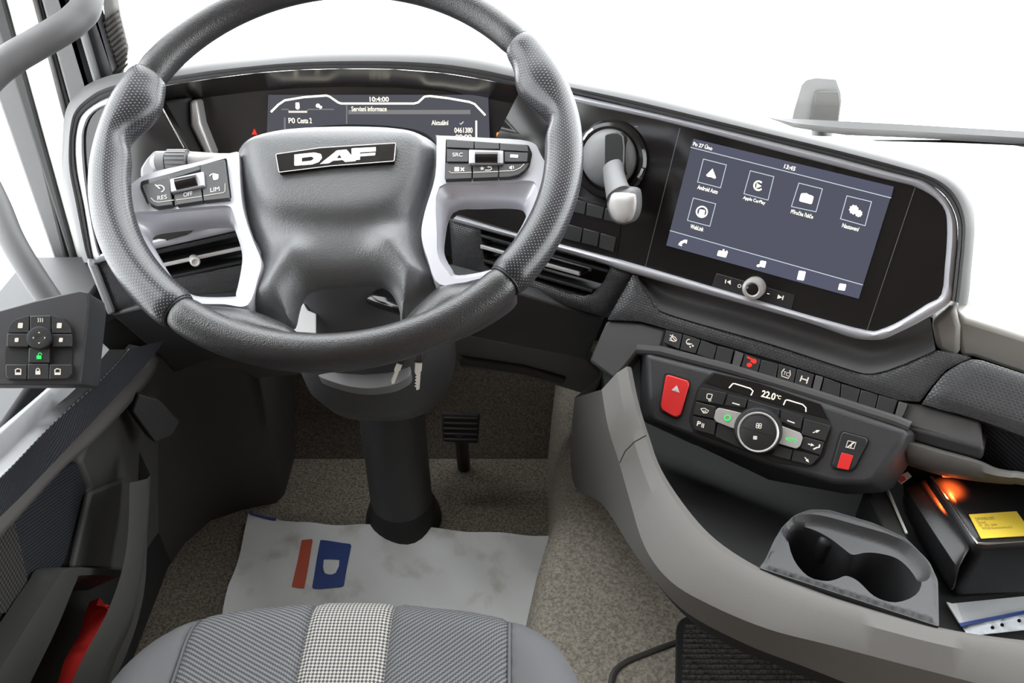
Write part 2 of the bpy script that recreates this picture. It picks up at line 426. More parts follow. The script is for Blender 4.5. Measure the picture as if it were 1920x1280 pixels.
M['yellow'] = plain('yellow_paper', (.85, .62, .06), .7)
M['ink'] = plain('grey_ink', (.25, .18, .05), .8)
M['orange'] = plain('red_orange_print', (.55, .10, .05), .7)
M['blue'] = plain('blue_print', (.03, .06, .23), .7)
M['vinyl'] = plain('black_leatherette', (.016, .016, .017), .38, grain=.25, gs=400)
M['seat1'] = weave('twill_seat_fabric', (.165, .168, .173), (.062, .063, .066), 'twill', 80)
M['seat2'] = weave('twill_seat_fabric_mirrored_shaded', (.15, .152, .157), (.055, .056, .059), 'twill2', 80)  # mirrored twill, darker copy: shade on the right insert is in the colour
M['seatdot'] = weave('speckled_seat_fabric', (.40, .38, .345), (.065, .065, .07), 'dots', 400)
M['bolster'] = plain('plain_seat_fabric', (.105, .105, .11), .8, spec=.3, grain=.3, gs=1500)
M['stitch'] = plain('grey_thread', (.085, .085, .09), .7)
M['doorfab'] = weave('dark_door_fabric', (.035, .036, .042), (.012, .012, .015), 'twill', 80)
M['doorstripe'] = weave('speckled_door_fabric', (.065, .06, .055), (.018, .018, .018), 'dots', 300)
M['doordark'] = plain('dark_door_leatherette', (.06, .06, .063), .42, grain=.1)
M['keysilver'] = plain('satin_grey_key', (.55, .53, .515), .42, metal=.2)
M['cup'] = plain('cup_holder_plastic', (.032, .032, .034), .5, grain=.2)
M['metal'] = plain('steel', (.62, .61, .57), .35, metal=.35)
M['pillar'] = plain('pale_pillar_trim', (.62, .62, .6), .7)
M['greyd'] = plain('dark_grey_plastic', (.058, .056, .053), .6, grain=.15)
M['lining'] = plain('cab_lining', (.20, .185, .165), .8)
M['curtain'] = plain('brown_curtain', (.20, .115, .075), .9)
M['ground'] = plain('pale_concrete', (.72, .72, .72), .9)
M['glass'] = glass('window_glass', refl=.03)
M['sleeve'] = glass('clear_plastic_sleeve', (.97, .98, .99), .06, .08)
M['lcd'] = emis('lit_display', (.075, .079, .108), 1.0)
M['lcd'].node_tree.nodes['Principled BSDF'].inputs['Roughness'].default_value = .2
M['lcdbar'] = emis('lit_display_bar', (.083, .087, .128), 1.0)
M['cluster'] = emis('cluster_display', (.078, .078, .095), 1.0)
M['clusterhi'] = emis('cluster_display_band', (.2, .195, .195), 1.0)
M['glow'] = emis('lit_symbol', (1, .98, .80), 1.5)
M['glowline'] = emis('lit_line', (.55, .62, .66), 1.0)
M['glowwarm'] = emis('lit_warm_symbol', (1, .93, .72), 1.4)
M['glowdim'] = emis('backlit_symbol', (.75, .70, .62), 1.0)
M['glowgreen'] = emis('green_lamp', (.05, .75, .15), 1.1)
M['glowred'] = emis('red_lamp', (1, .03, .02), 1.6)
M['lampred'] = emis('red_orange_lens', (1, .13, .02), 1.4)
M['gloworange'] = emis('orange_lamp', (1, .25, .03), 1.8)
# ------------------------------------------------------------------ the planes the cab is laid out on
PA = Plane.yt(P(709, 178, 1.126), 0, 18)                 # instrument cluster
PAF = PA.off(.07)                                        # front lip of its hood
PB = Plane.yt((.291, .8346, .673), -30.5, 19.6)          # centre fascia, turned to the driver
PL = Plane.yt(PA.px(360, 470, .05), 27, 18)              # fascia left of the wheel
PT = Plane.yt(PB.px(1450, 590), -30.5, 45)               # sloping shelf with the switch row
PC = Plane.yt(PT.px(1430, 715) + PT.n * .005, -30.5, 40) # climate panel
PW = Plane((-.161, .737, .803), (1, 0, 0), (0, .887, .4617))  # steering wheel
def dash(x, y, h=0):
    t = min(max((x - 930) / 150, 0), 1)
    return PAF.px(x, y, h) * (1 - t) + PB.px(x, y, h) * t
def rowsof(A, B, prof, fn, n):
    A, B = cr(A, 4), cr(B, 4)
    return [[fn(*(a + (b - a) * t), h) for a, b in zip(A, B)] for t, h in prof]
def S(o): o['kind'] = 'structure'; return o

# ------------------------------------------------------------------ the cab shell
S(box('ground', (-30, -30, -1.75), (30, 30, -1.65), M['ground'], bevel=0))
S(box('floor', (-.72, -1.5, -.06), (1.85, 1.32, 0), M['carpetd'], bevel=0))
S(box('ceiling', (-.76, -1.6, 2.0), (1.85, 1.12, 2.06), M['lining'], bevel=0))
S(box('wall_back', (-.76, -1.66, -.06), (1.85, -1.58, 2.06), M['curtain'], bevel=0))
# firewall ahead of the feet, below the dash
S(loft('wall_front', [[(x, y, z) for x in (-.74, 1.83)] for y, z in ((1.10, -.02), (1.27, .18), (1.29, .50), (1.33, .50), (1.33, -.02))], M['carpetshade'], smooth=False))
# left and right walls with their window openings, windscreen
wl = S(box('wall_left', (-.74, -1.58, -.06), (-.69, .40, 2.0), M['lining'], bevel=0))  # unseen wall, extended forward to cut the window's reflection in the fascia
S(box('wall_right', (1.78, -1.58, -.06), (1.83, -.35, 2.0), M['lining'], bevel=0))
dr = S(empty('door_2', (1.78, .4, .3), ))
box('door_panel', (1.77, -.35, 0), (1.83, 1.2, .58), M['beiged'], dr); box('door_top_frame', (1.77, -.35, 1.86), (1.83, 1.2, 2.0), M['pad'], dr)
box('armrest', (1.66, -.2, .42), (1.77, .7, .5), M['charcoal'], dr, bevel=.02)
w3 = S(box('window_3', (1.795, -.35, .57), (1.80, 1.15, 1.87), M['glass'], bevel=0))
def lean(z): return 1.262 - (z - .60) * .08
w1 = S(loft('window_1', [[(x, lean(z) + d, z) for x in np.linspace(-.74, 1.82, 9)] for z, d in ((.60, 0), (2.03, 0), (2.03, .006), (.60, .006))], M['glass'], smooth=False))
w2 = S(box('window_2', (-.725, .39, .44), (-.719, 1.12, 1.9), M['glass'], bevel=0))
tr = S(empty('trim_1', (.5, 1.24, .58), ))
# windscreen gasket seen beyond the right half of the dash
G = [(1440, 219), (1470, 222), (1560, 226), (1700, 233), (1920, 246), (2150, 259), (2600, 284)]
G2 = [(1440, 221), (1470, 236), (1575, 253), (1700, 258), (1920, 271), (2150, 285), (2600, 312)]
pl = Yp(1.235)
band('lower_gasket', pl, G, G2, [(0, -.02), (0, 0), (.5, .006), (1, 0), (1, -.02)], M['padl'], tr, n=24)  # haze put into the colour: paler than the dark grey gasket
box('left_gasket', (-.55, 1.20, .50), (.20, 1.28, .585), M['pad'], tr)
# left front pillar (pale) with its seals, all standing upright
trp = S(empty('trim_2', (-.62, 1.03, .7)))
py = Yp(1.05)
def post(name, bot, top, mat, par, y0=0, dy=.05, kz=2.0, bevel=.004, ext=True):
    """an upright strip: its left and right edge at two image rows, carried up to the roof"""
    (xa, ya), (xb, yb) = bot; (xc, yc), (xd, yd) = top
    p = Yp(1.05 + y0); a, b, c, d = p.px(xa, ya), p.px(xb, yb), p.px(xc, yc), p.px(xd, yd)
    dn = lambda lo, hi: lo + (hi - lo) * ((.46 - lo[2]) / (hi[2] - lo[2]))
    if ext: a, b = dn(a, c), dn(b, d)
    up = lambda lo, hi: lo + (hi - lo) * ((kz - lo[2]) / (hi[2] - lo[2]))
    q = [a, b, up(b, d), up(a, c)]
    v = [tuple(x) for x in q] + [(x[0], x[1] + dy, x[2]) for x in q]
    me = mesh(name, v, [[0, 1, 2, 3], [7, 6, 5, 4], [0, 4, 5, 1], [1, 5, 6, 2], [2, 6, 7, 3], [3, 7, 4, 0]]); fixn(me)
    return link(name, me, mat, par, bevel=bevel, smooth=False)
post('pillar_cover', ((66, 230), (123, 230)), ((5, 0), (62, 0)), M['pillar'], trp, 0, .04, bevel=.012)
post('window_frame', ((70, 400), (112, 430)), ((-70, 0), (6, 0)), M['pad'], trp, .0, .05)
post('rubber_seal', ((112, 430), (128, 430)), ((-24, 0), (8, 0)), M['rubber'], trp, -.004, .03)
post('door_seal', ((126, 232), (140, 232)), ((62, 0), (76, 0)), M['rubber'], trp, .01, .03)
post('pillar_strip', ((140, 232), (185, 230)), ((76, 0), (116, 0)), M['pad'], trp, .0, .05)
post('chrome_strip', ((180, 170), (185, 170)), ((130, 0), (135, 0)), M['padl'], trp, -.004, .02)
post('window_rubber', ((181, 150), (207, 143)), ((138, 0), (158, 0)), M['charcoal'], trp, .012, .03, ext=False)  # paler than the other seals; haze is in the colour
g = pslab('pillar_trim', Yp(1.09), [(186, -60), (214, -60), (226, 25), (242, 90), (240, 100), (228, 150), (206, 150), (198, 55)], -.04, 0, M['pillar'], trp, r=6)
for i in range(11):
    y = 28 + i * 10; x0, x1 = 188 + i * 2.3, 222 + min(i, 7) * 2.3
    pslab('rib', Yp(1.09), [(x0 + 2, y + 17), (x1, y - 10), (x1 + 1, y - 6), (x0 + 3, y + 21)], 0, .003, M['beiged'], trp, bevel=.0008)
# the dash body hidden behind its covers
# ------------------------------------------------------------------ dashboard
D = empty('dashboard', (.3, 1.0, .3), 'dark grey truck dashboard with silver trim wrapping round to the driver', 'dashboard')
core = [(-.66, 1.16), (.0, 1.16), (.10, 1.06), (.44, .87), (.54, .84), (1.76, .84), (1.76, 1.25), (-.66, 1.25)]
v = [(x, y, .42) for x, y in core] + [(x, y, .575) for x, y in core]; n = len(core)
me = mesh('dash_core', v, [list(range(n)), list(range(n, 2 * n))] + [[i, (i + 1) % n, n + (i + 1) % n, n + i] for i in range(n)]); fixn(me)
link('dash_core', me, M['dark'], D)
PO = [(158, 492), (145, 460), (127, 382), (116, 320), (117, 270), (120, 225), (127, 198), (142, 178), (170, 155), (225, 137), (330, 124), (400, 114), (480, 107), (560, 100), (640, 97), (740, 97), (830, 100), (900, 109), (950, 120), (1000, 132), (1055, 147), (1185, 172), (1310, 202), (1440, 235), (1565, 265), (1690, 297), (1765, 322), (1802, 347), (1822, 380), (1828, 420), (1826, 460), (1822, 500), (1818, 545), (1813, 572)]
PI = [(176, 493), (170, 470), (155, 382), (142, 320), (139, 270), (145, 230), (156, 211), (177, 194), (205, 180), (245, 170), (340, 156), (400, 147), (480, 137), (560, 131), (640, 129), (740, 130), (830, 137), (900, 148), (950, 158), (1000, 166), (1062, 173), (1180, 200), (1305, 230), (1438, 262), (1560, 292), (1665, 320), (1720, 335), (1755, 352), (1780, 378), (1795, 415), (1795, 460), (1791, 500), (1787, 537), (1784, 564)]
rows = rowsof(PO, PI, [(0, -.10), (0, -.012), (.12, .0), (.3, .008), (.55, .012), (.72, .010), (.76, .0085), (.79, .010), (.95, .008), (1, .003), (1, -.01)], dash, 0)
loft('dash_pad', rows, M['pad'], D, sharp=60)
# hood underside and recess round the instrument display
hi = [(205, 180), (245, 170), (340, 156), (400, 147), (480, 137), (560, 131), (640, 129), (740, 130), (830, 137), (900, 148), (950, 158), (1000, 166), (1062, 173)]
r0 = [PAF.px(x, y, .004) for x, y in hi]; r1 = [PA.px(x, y + 34, 0) for x, y in hi]
loft('hood_underside', [r0, r1], M['gloss2'], D)
pslab('cluster_surround', PA, [(230, 190), (400, 165), (640, 155), (830, 158), (1010, 175), (1040, 400), (230, 460)], -.03, 0, M['gloss2'], D, bevel=0)
pslab('left_cheek', PA, [(300, 190), (352, 184), (352, 232), (380, 292), (348, 292)], 0, .022, M['padl'], D, bevel=.004)
pslab('cheek_trim', PA, [(354, 190), (368, 186), (376, 232), (400, 292), (384, 292), (356, 236)], 0, .028, M['alu'], D, bevel=.004)
pslab('right_cheek', PA, [(985, 176), (1012, 180), (1015, 300), (958, 300)], 0, .02, M['padl'], D, bevel=.004)
# glossy fascia to the left of the wheel
GL = [(157, 300), (158, 250), (166, 226), (186, 203), (206, 195), (300, 178), (298, 192), (346, 278), (352, 440), (200, 482), (186, 475), (173, 415), (160, 340)]
pslab('gloss_panel', PAF, GL, -.02, 0, M['gloss'], D, bevel=0)
stroke('chrome_line', PAF, [(296, 186), (345, 277)], .0005, .0016, M['chrome'], D)
AO = [(176, 493), (170, 470), (155, 382), (142, 320), (139, 270), (145, 230), (156, 211), (177, 194), (205, 180), (245, 170), (290, 163)]
AI = [(201, 484), (187, 474), (173, 415), (160, 320), (157, 255), (164, 228), (173, 214), (186, 204), (206, 197), (245, 187), (290, 180)]
loft('silver_trim', rowsof(AO, AI, [(0, -.01), (0, .003), (.25, .0065), (.75, .0065), (1, .003), (1, -.01)], PAF.px, 0), M['silver'], D, sharp=50)
band('silver_trim', PL, [(176, 494), (293, 466), (480, 424)], [(190, 476), (288, 450), (480, 404)], [(0, -.01), (0, .004), (.3, .008), (.75, .008), (1, .004), (1, -.01)], M['silver'], D, n=20, sharp=50)
# glossy centre fascia with its silver loop
SO = [(1000, 152), (1040, 166), (1067, 175), (1240, 214), (1440, 262), (1560, 292), (1665, 320), (1710, 332), (1740, 342), (1777, 375), (1794, 415), (1795, 460), (1791, 500), (1787, 537), (1784, 564), (1740, 595), (1677, 627), (1647, 637), (1602, 634), (1530, 610), (1440, 583), (1185, 512), (1135, 495), (1040, 467), (960, 445), (846, 414)]
SI = [(1000, 172), (1040, 182), (1072, 191), (1235, 225), (1440, 279), (1560, 310), (1640, 331), (1690, 343), (1718, 351), (1752, 370), (1772, 395), (1776, 425), (1775, 460), (1772, 495), (1765, 552), (1738, 570), (1690, 600), (1652, 617), (1625, 619), (1540, 597), (1440, 568), (1200, 497), (1140, 481), (1045, 456), (960, 435), (856, 404)]
band('silver_trim', PB, cr(SO, 3), cr(SI, 3), [(0, -.012), (0, .003), (.2, .007), (.5, .0085), (.8, .007), (1, .003), (1, -.01)], M['silver'], D, sharp=50)
FP = [(856, 404), (985, 150), (1040, 166)] + SO[2:25]
pfield('fascia_panel', PB, FP, [], lambda V, Dd: np.zeros(len(V)), .03, M['gloss'], D, skirt=-.03, bstep=.01)
stroke('panel_joint', PB, [(1275, 240), (1210, 500)], .0003, .0007, M['padl'], D)
stroke('panel_joint', PB, [(1716, 351), (1626, 618)], .0003, .0007, M['padl'], D)
# vent surrounds, hex grained
LV = [(232, 489), (470, 437), (470, 495), (330, 523), (250, 540)]
pfield('vent_surround', PL, [(184, 496), (200, 490), (480, 428), (480, 600), (300, 610), (262, 574), (214, 584)], [LV], lambda V, Dd: -.004 * np.exp(-Dd / .004), .008, M['hexd'], D, skirt=-.05)
pslab('corner_strip', PL, [(163, 492), (182, 496), (217, 586), (203, 592)], -.03, .004, M['padl'], D, bevel=.003)
RV = [(897, 431), (1000, 461), (1142, 501), (1128, 530), (1108, 552), (1090, 557), (1060, 550), (996, 527), (905, 503)]
pfield('vent_surround', PB, [(838, 410), (960, 444), (1045, 466), (1186, 512), (1133, 598), (970, 549), (845, 513)], [RV], lambda V, Dd: -.006 * np.exp(-Dd / .005), .006, M['hexd'], D, skirt=-.05)
# knee panels
PK = Plane.yt(PB.px(1050, 572) - np.array([0, 0, .004]), -14, -12)
pslab('knee_panel', PK, [(835, 512), (972, 550), (1132, 599), (1100, 674), (1000, 655), (840, 622)], -.02, 0, M['charcoal'], D, bevel=.003)
PK2 = Plane.yt(PK.px(1000, 655) + np.array([0, .03, -.004]), -12, -30)
pslab('knee_panel', PK2, [(840, 622), (1000, 652), (1102, 672), (1128, 700), (1112, 745), (980, 705), (860, 690)], -.02, 0, M['padl'], D, bevel=.006)
pslab('panel_lip', PK2, [(862, 672), (980, 690), (1060, 712), (1056, 722), (980, 702), (862, 684)], 0, .006, M['charcoal'], D, bevel=.002)
PKL = Plane.yt(PL.px(330, 600), 15, -8)
pslab('knee_panel', PKL, [(207, 590), (268, 574), (480, 560), (640, 600), (640, 672), (420, 664), (325, 700), (300, 668)], -.02, 0, M['black'], D, bevel=.004)
pslab('knee_panel', Plane.yt(PKL.px(400, 690) + np.array([0, .03, 0]), 8, -25), [(305, 694), (420, 662), (600, 660), (600, 700), (430, 716), (330, 738)], -.02, 0, M['grey'], D, bevel=.006)
# right of the wheel: smooth hollow under the loop, hex grained shelf, switch ledge
E1 = [(1192, 512), (1440, 583), (1602, 634), (1647, 637), (1677, 627), (1744, 594)]
E3 = [(1199, 524), (1222, 562), (1252, 588), (1440, 643), (1602, 695), (1640, 699), (1690, 684), (1754, 656)]
A, B = resample(cr(E1, 6), 44), resample(cr(E3, 6), 44)
rows = []
for t in np.linspace(0, 1, 12):
    w = t * t * (3 - 2 * t); bow = math.sin(math.pi * t) * .014
    rows.append([PB.px(*(a + (b - a) * t), -.008 - bow) * (1 - w) + PT.px(*(a + (b - a) * t), .003 - bow) * w for a, b in zip(A, B)])
loft('dash_hollow', rows, M['pad'], D, sharp=0)
HX = [(1187, 514), (1199, 524), (1222, 562), (1252, 588), (1440, 643), (1602, 695), (1640, 699), (1690, 684), (1754, 656), (1800, 664), (1824, 669), (1800, 679), (1772, 695), (1750, 720), (1725, 753), (1686, 750), (1640, 736), (1450, 674), (1250, 616), (1200, 602), (1139, 599)]
pfield('textured_panel', PT, HX, [], lambda V, Dd: .004 * (1 - np.exp(-Dd / .004)), .007, M['hex'], D, skirt=-.03)
pslab('ledge_end', PT.off(-.004), [(1137, 600), (1200, 604), (1250, 617), (1240, 654), (1200, 655), (1172, 690), (1150, 712), (1104, 676)], -.03, 0, M['pad'], D, bevel=.004)
pslab('switch_ledge', PT.off(-.006), [(1246, 614), (1450, 672), (1640, 735), (1692, 751), (1735, 764), (1700, 800), (1676, 786), (1520, 736), (1372, 691), (1238, 655)], -.03, 0, M['black'], D, bevel=0)
lip = [(1195, 652), (1238, 655), (1372, 690), (1520, 735), (1676, 785), (1705, 797)]
tube('ledge_lip', [PT.px(x, y + 3, .0) for x, y in lip], .0065, M['pad'], D, seg=10)
# passenger side of the dash
Q1 = [(1728, 757), (1752, 722), (1774, 697), (1803, 680), (1828, 671), (1920, 701), (2100, 752), (2400, 840)]
Q2 = [(1725, 760), (1740, 760), (1765, 768), (1800, 776), (1845, 790), (1920, 818), (2100, 885), (2400, 985)]
pfield('textured_panel', PT.off(.002), Q1 + Q2[::-1], [], lambda V, Dd: .005 * (1 - np.exp(-Dd / .003)), .01, M['hex'], D, skirt=-.03)
pslab('ledge_top', PT.off(-.004), [(1686, 752), (1725, 757), (1740, 762), (1840, 790), (1845, 840), (1836, 838), (1690, 797)], -.03, 0, M['pad'], D, bevel=.003)
PS = Plane.yt(PT.px(1700, 800, -.004), -30.5, 5)
pslab('ledge_front', PS, [(1678, 792), (1696, 797), (1838, 836), (1846, 842), (1842, 864), (1832, 862), (1700, 826), (1690, 812)], -.04, .0, M['charcoal'], D, bevel=.004)
text('embossed_mark', PT.off(-.004), 'E05', 1803, 799, .0003, 34, M['pad'], D, base2=(34, 9))
pslab('dark_pocket', PS, [(1840, 792), (1920, 815), (2100, 880), (2100, 960), (1920, 884), (1870, 876), (1850, 864), (1843, 845)], -.08, -.03, M['doorfab'], D, bevel=0)
lipA = [(1698, 822), (1765, 842), (1832, 861), (1866, 876), (1895, 882), (1925, 886), (2100, 925), (2400, 1010)]
lipB = [(1702, 872), (1760, 890), (1822, 901), (1866, 906), (1895, 908), (1925, 911), (2100, 950), (2400, 1040)]
band('pocket_lip', PS, cr(lipA, 4), cr(lipB, 4), [(0, -.06), (0, .0), (.15, .010), (.5, .014), (.85, .010), (1, .0), (1, -.06)], M['beiged'], D, sharp=50)
box('passenger_bulk', (.76, .56, .41), (1.765, 1.18, .57), M['charcoal'], D, bevel=.03)
# pale top on the passenger side and its front cheek
ZT = Zp(.60)
tp = [(1792, 560), (1815, 578), (1850, 612), (1920, 634), (2100, 690), (2600, 840), (2600, 290), (1920, 262), (1560, 246), (1400, 232), (1300, 250)]
pfield('dash_top', ZT, [(1796, 584), (1815, 600), (1850, 614), (1920, 635), (2100, 690), (2500, 810), (2500, 288), (1920, 255), (1560, 237), (1300, 225), (1100, 190), (1500, 400)], [], lambda V, Dd: -.02 * np.exp(-Dd / .02), .03, M['dashtop'], D, skirt=.575 - .6)
PF = Plane.yt(ZT.px(1840, 625), -26, 12)
pslab('dash_cheek', PF, [(1746, 604), (1788, 570), (1803, 612), (1800, 668), (1775, 666), (1756, 655)], -.05, .004, M['beige'], D, bevel=.006)
pslab('dash_cheek', PF, [(1790, 580), (1812, 598), (1850, 610), (1920, 632), (2100, 690), (2400, 780), (2400, 850), (2100, 756), (1920, 703), (1826, 671), (1800, 668)], -.05, .0, M['beige'], D, bevel=.01)

# ------------------------------------------------------------------ vents
def vent(pl, hole, lines, sil, label, knob=None):
    o0 = pl.px(*np.mean(hole, 0)); v = empty('air_vent', o0, label, 'air vent', 'dashboard air vents')
    pslab('vent_duct', pl, [tuple(np.mean(hole, 0) + (np.array(q) - np.mean(hole, 0)) * 1.12) for q in hole], -.075, -.06, M['dark'], v, bevel=0)
    for i, ((xa, ya), (xb, yb)) in enumerate(lines):
        s = i == sil; w = 3.6 if s else 3.0
        p = [(xa, ya - w), (xb, yb - w), (xb, yb + w), (xa, ya + w)]
        sl = pslab('slat', pl, p, -.045, -.005, M['black'], v, bevel=.001)
        if s: pslab('slat_edge', pl, p, -.006, -.001, M['alu'], sl, bevel=.001)
    if knob:
        k = lathe('thumb_knob', pl.off(-.006), pl.uv(*knob, .006), [(.0065, 0), (.0065, .006), (.0058, .010), (.0068, .016), (.0062, .020), (.0045, .0205), (.004, .019)], M['alu'], v, seg=20)
    return v
vent(PL, LV, [((238, 512), (470, 462)), ((238, 486), (470, 436)), ((238, 538), (470, 488))], 0, 'air vent behind the left spoke with a silver thumb knob', (365, 489))
vent(PB, RV, [((900, 462), (1086, 514)), ((898, 441), (1140, 509)), ((903, 488), (1110, 546))], 0, 'air vent under the silver strip right of the steering wheel')

# ------------------------------------------------------------------ instrument cluster
I = empty('instrument_cluster', PA.px(709, 250), 'lit digital instrument cluster under the hood behind the steering wheel', 'instrument cluster')
pslab('screen', PA, [(503, 178), (915, 178), (922, 360), (496, 360)], 0, .004, M['cluster'], I, bevel=0)
h = .0043
bm_ = [stroke('outline', PA, p, h, w, M['glow'], I) for p, w in (
    ([(508, 210), (522, 196), (534, 188), (570, 182), (612, 179), (618, 181), (634, 192), (640, 194)], .0026),
    ([(640, 194), (776, 194)], .0026), ([(776, 194), (784, 192), (796, 181), (806, 180), (840, 184), (880, 191), (890, 195), (910, 216)], .0026))]
join(bm_, 'screen_outline')
bm_ = [stroke('l', PA, p, h, w, M['clusterhi'], I) for p, w in (([(528, 205), (540, 205), (543, 209), (575, 209), (578, 205), (626, 205)], .0014), ([(650, 197), (650, 232)], .0016), ([(534, 220), (534, 250)], .0022))]
join(bm_, 'divider_lines')
stroke('scroll_bar', PA, [(893, 226), (893, 262)], h, .0024, M['glowwarm'], I)
stroke('selection_tab', PA, [(541, 209.5), (576, 209.5)], h + .0002, .0026, M['glowdim'], I)
flat('title_band', PA, [(653, 206), (882, 206), (882, 214), (653, 214)], h, M['clusterhi'], I)
text('clock_digits', PA, '10:4:00', 711, 186, h, 36, M['glowwarm'], I, hpx=9, bold=.02)
text('page_title', PA, 'Servisní informace', 692, 204, h + .0005, 66, M['glowwarm'], I, hpx=9, bold=.015)
text('trip_caption', PA, 'P0', 547, 226, h, 12, M['glowwarm'], I, hpx=10, bold=.015)
text('trip_caption', PA, 'Cesta 2', 571, 226, h, 27, M['glowwarm'], I, hpx=10, bold=.015)
text('status_caption', PA, 'Aktuální', 825, 230, h, 32, M['glowwarm'], I, hpx=9, bold=.015)
flat('check_box', PA, [(848, 226), (883, 226), (883, 235), (848, 235)], h, M['lcd'], I)
stroke('check_mark', PA, [(862, 231), (864, 233), (869, 228)], h + .0004, .0012, M['glowdim'], I)
text('distance_reading', PA, '0461380', 869, 244, h, 34, M['glowwarm'], I, hpx=10, bold=.015)
text('distance_reading', PA, '00:00', 869, 256, h, 30, M['glowwarm'], I, hpx=8, bold=.015)
flat('fuel_symbol', PA, rnd([(554, 192), (561, 192), (562, 203), (558, 206), (554, 203)], 1.5), h, M['glowwarm'], I)
join([flat('gear_symbol', PA, circ(596, 198, 4, n=12), h, M['glowwarm'], I), flat('g', PA, circ(601, 201, 3, n=12), h, M['glowwarm'], I)], 'settings_symbol')
flat('warning_triangle', PA, [(472, 252), (477, 241), (482, 252)], .0008, M['glowred'], I)
flat('warning_lamp', PA, rnd([(931, 248), (944, 248), (944, 258), (931, 258)], 3), .0008, M['gloworange'], I)

# ------------------------------------------------------------------ infotainment display
T = empty('infotainment_display', PB.px(1460, 410), 'lit touchscreen with app tiles set in the black centre fascia', 'touchscreen')
pslab('screen', PB, [(1300, 260), (1676, 350), (1610, 560), (1249, 460)], 0, .0012, M['lcd'], T, bevel=0)
h = .0013
def lin(a, b, t): return (a[0] + (b[0] - a[0]) * t, a[1] + (b[1] - a[1]) * t)
flat('menu_bar', PB, [(1257, 432), (1618, 533), (1610, 560), (1249, 460)], h, M['lcdbar'], T)
flat('status_bar', PB, [(1300, 260), (1676, 350), (1671, 370), (1295, 276)], h, M['lcdbar'], T)
stroke('divider_line', PB, [(1295, 276), (1671, 371)], h + .0003, .0008, M['glowline'], T)
stroke('divider_line', PB, [(1256, 432), (1618, 534)], h + .0003, .0008, M['glowline'], T)
bl = (96, 25)
text('date_text', PB, 'Po 27 Úno', 1318, 273, h + .0003, 38, M['glow'], T, hpx=9, base2=bl, bold=.02)
text('clock_text', PB, '13:45', 1481, 314, h + .0003, 22, M['glow'], T, hpx=8, base2=bl, bold=.02)
def tile(c4, caption, cx, cy, w, glyph):
    f = stroke('app_tile', PB, c4, h, .0011, M['glowline'], T, closed=True)
    for g in glyph: pass
    return f
tiles = [([(1319, 298), (1362, 309), (1351, 352), (1308, 341)], 'Android Auto', 1327, 355, 40),
         ([(1407, 320), (1451, 331), (1440, 375), (1395, 363)], 'Apple CarPlay', 1414, 376, 44),
         ([(1498, 343), (1542, 354), (1530, 397), (1484, 387)], 'Příručka řidiče', 1504, 401, 44),
         ([(1588, 367), (1634, 378), (1622, 423), (1576, 410)], 'Nastavení', 1595, 426, 33),
         ([(1300, 371), (1342, 382), (1331, 424), (1289, 413)], 'WebLink', 1307, 427, 26)]
AT = []
for c4, cap, cx, cy, w in tiles:
    f = stroke('app_tile', PB, c4, h, .0011, M['glowline'], T, closed=True); AT.append(f)
    text('caption', PB, cap, cx, cy, h, w, M['glow'], f, hpx=8, base2=bl, bold=.012)
flat('arrow_symbol', PB, [(1336, 316), (1342.5, 333), (1340, 335), (1333, 332), (1326, 331), (1324, 328)], h, M['glow'], AT[0])
g = [stroke('ring_symbol', PB, circ(1422, 348, 8, 8.4, n=18, a0=.75, a1=5.6), h, .0018, M['glow'], AT[1]), flat('p', PB, [(1419, 343), (1428, 349), (1418, 353)], h, M['glow'], AT[1])]
join(g, 'ring_symbol')
join([flat('book_symbol', PB, rnd([(1502, 362), (1513, 362), (1515, 364), (1526, 368), (1522, 383), (1498, 377)], 3), h, M['glow'], AT[2]), flat('b', PB, [(1507, 367), (1511, 368), (1508, 374), (1504, 373)], h + .0004, M['lcd'], AT[2])], 'book_symbol')
def gear(cx, cy, r): return [(cx + r * (1.12 if i % 2 else .9) * math.cos(i * math.pi / 9), cy + r * (1.12 if i % 2 else .9) * math.sin(i * math.pi / 9)) for i in range(18)]
join([flat('gear_symbol', PB, gear(1601, 393, 8.5), h, M['glow'], AT[3]), flat('g', PB, gear(1610, 400, 6.5), h, M['glow'], AT[3]), flat('g', PB, circ(1601, 393, 1.5, n=8), h + .0004, M['lcd'], AT[3])], 'gear_symbol')
join([stroke('link_symbol', PB, circ(1316, 397, 10, n=24), h, .0016, M['glow'], AT[4], closed=True), flat('r', PB, rnd([(1312, 392), (1322, 394), (1320, 406), (1309, 404)], 2), h, M['glow'], AT[4]), flat('r', PB, [(1313.5, 396), (1318.5, 397), (1317, 404), (1312, 403)], h + .0004, M['lcd'], AT[4])], 'link_symbol')
join([tube('phone_symbol', [PB.px(x, y, h + .0006) for x, y in ((1275, 460), (1277, 455), (1283, 452), (1288, 453))], [.0024, .0016, .0016, .0024], M['glow'], T, ry=.2, up=PB.n, seg=8)], 'phone_symbol')
join([flat('radio_symbol', PB, rnd([(1347, 469), (1365, 472), (1361, 483), (1344, 479)], 2), h + .0007, M['glow'], T), stroke('a', PB, [(1356, 473), (1357, 467)], h + .0007, .002, M['glow'], T), stroke('a', PB, [(1360, 473), (1364, 470)], h + .0007, .0014, M['glow'], T)], 'radio_symbol')
join([flat('media_symbol', PB, rnd([(1426, 488), (1437, 490), (1434, 502), (1423, 499)], 2), h + .0007, M['glow'], T), flat('m', PB, circ(1422, 498, 3.6, 2.6, n=10), h + .0007, M['glow'], T)], 'media_symbol')
flat('document_symbol', PB, rnd([(1498, 507), (1511, 509), (1507, 526), (1494, 524)], 2), h + .0007, M['glow'], T)
flat('menu_symbol', PB, rnd([(1574, 531), (1587, 533), (1584, 545), (1571, 543)], 2), h + .0007, M['glow'], T)
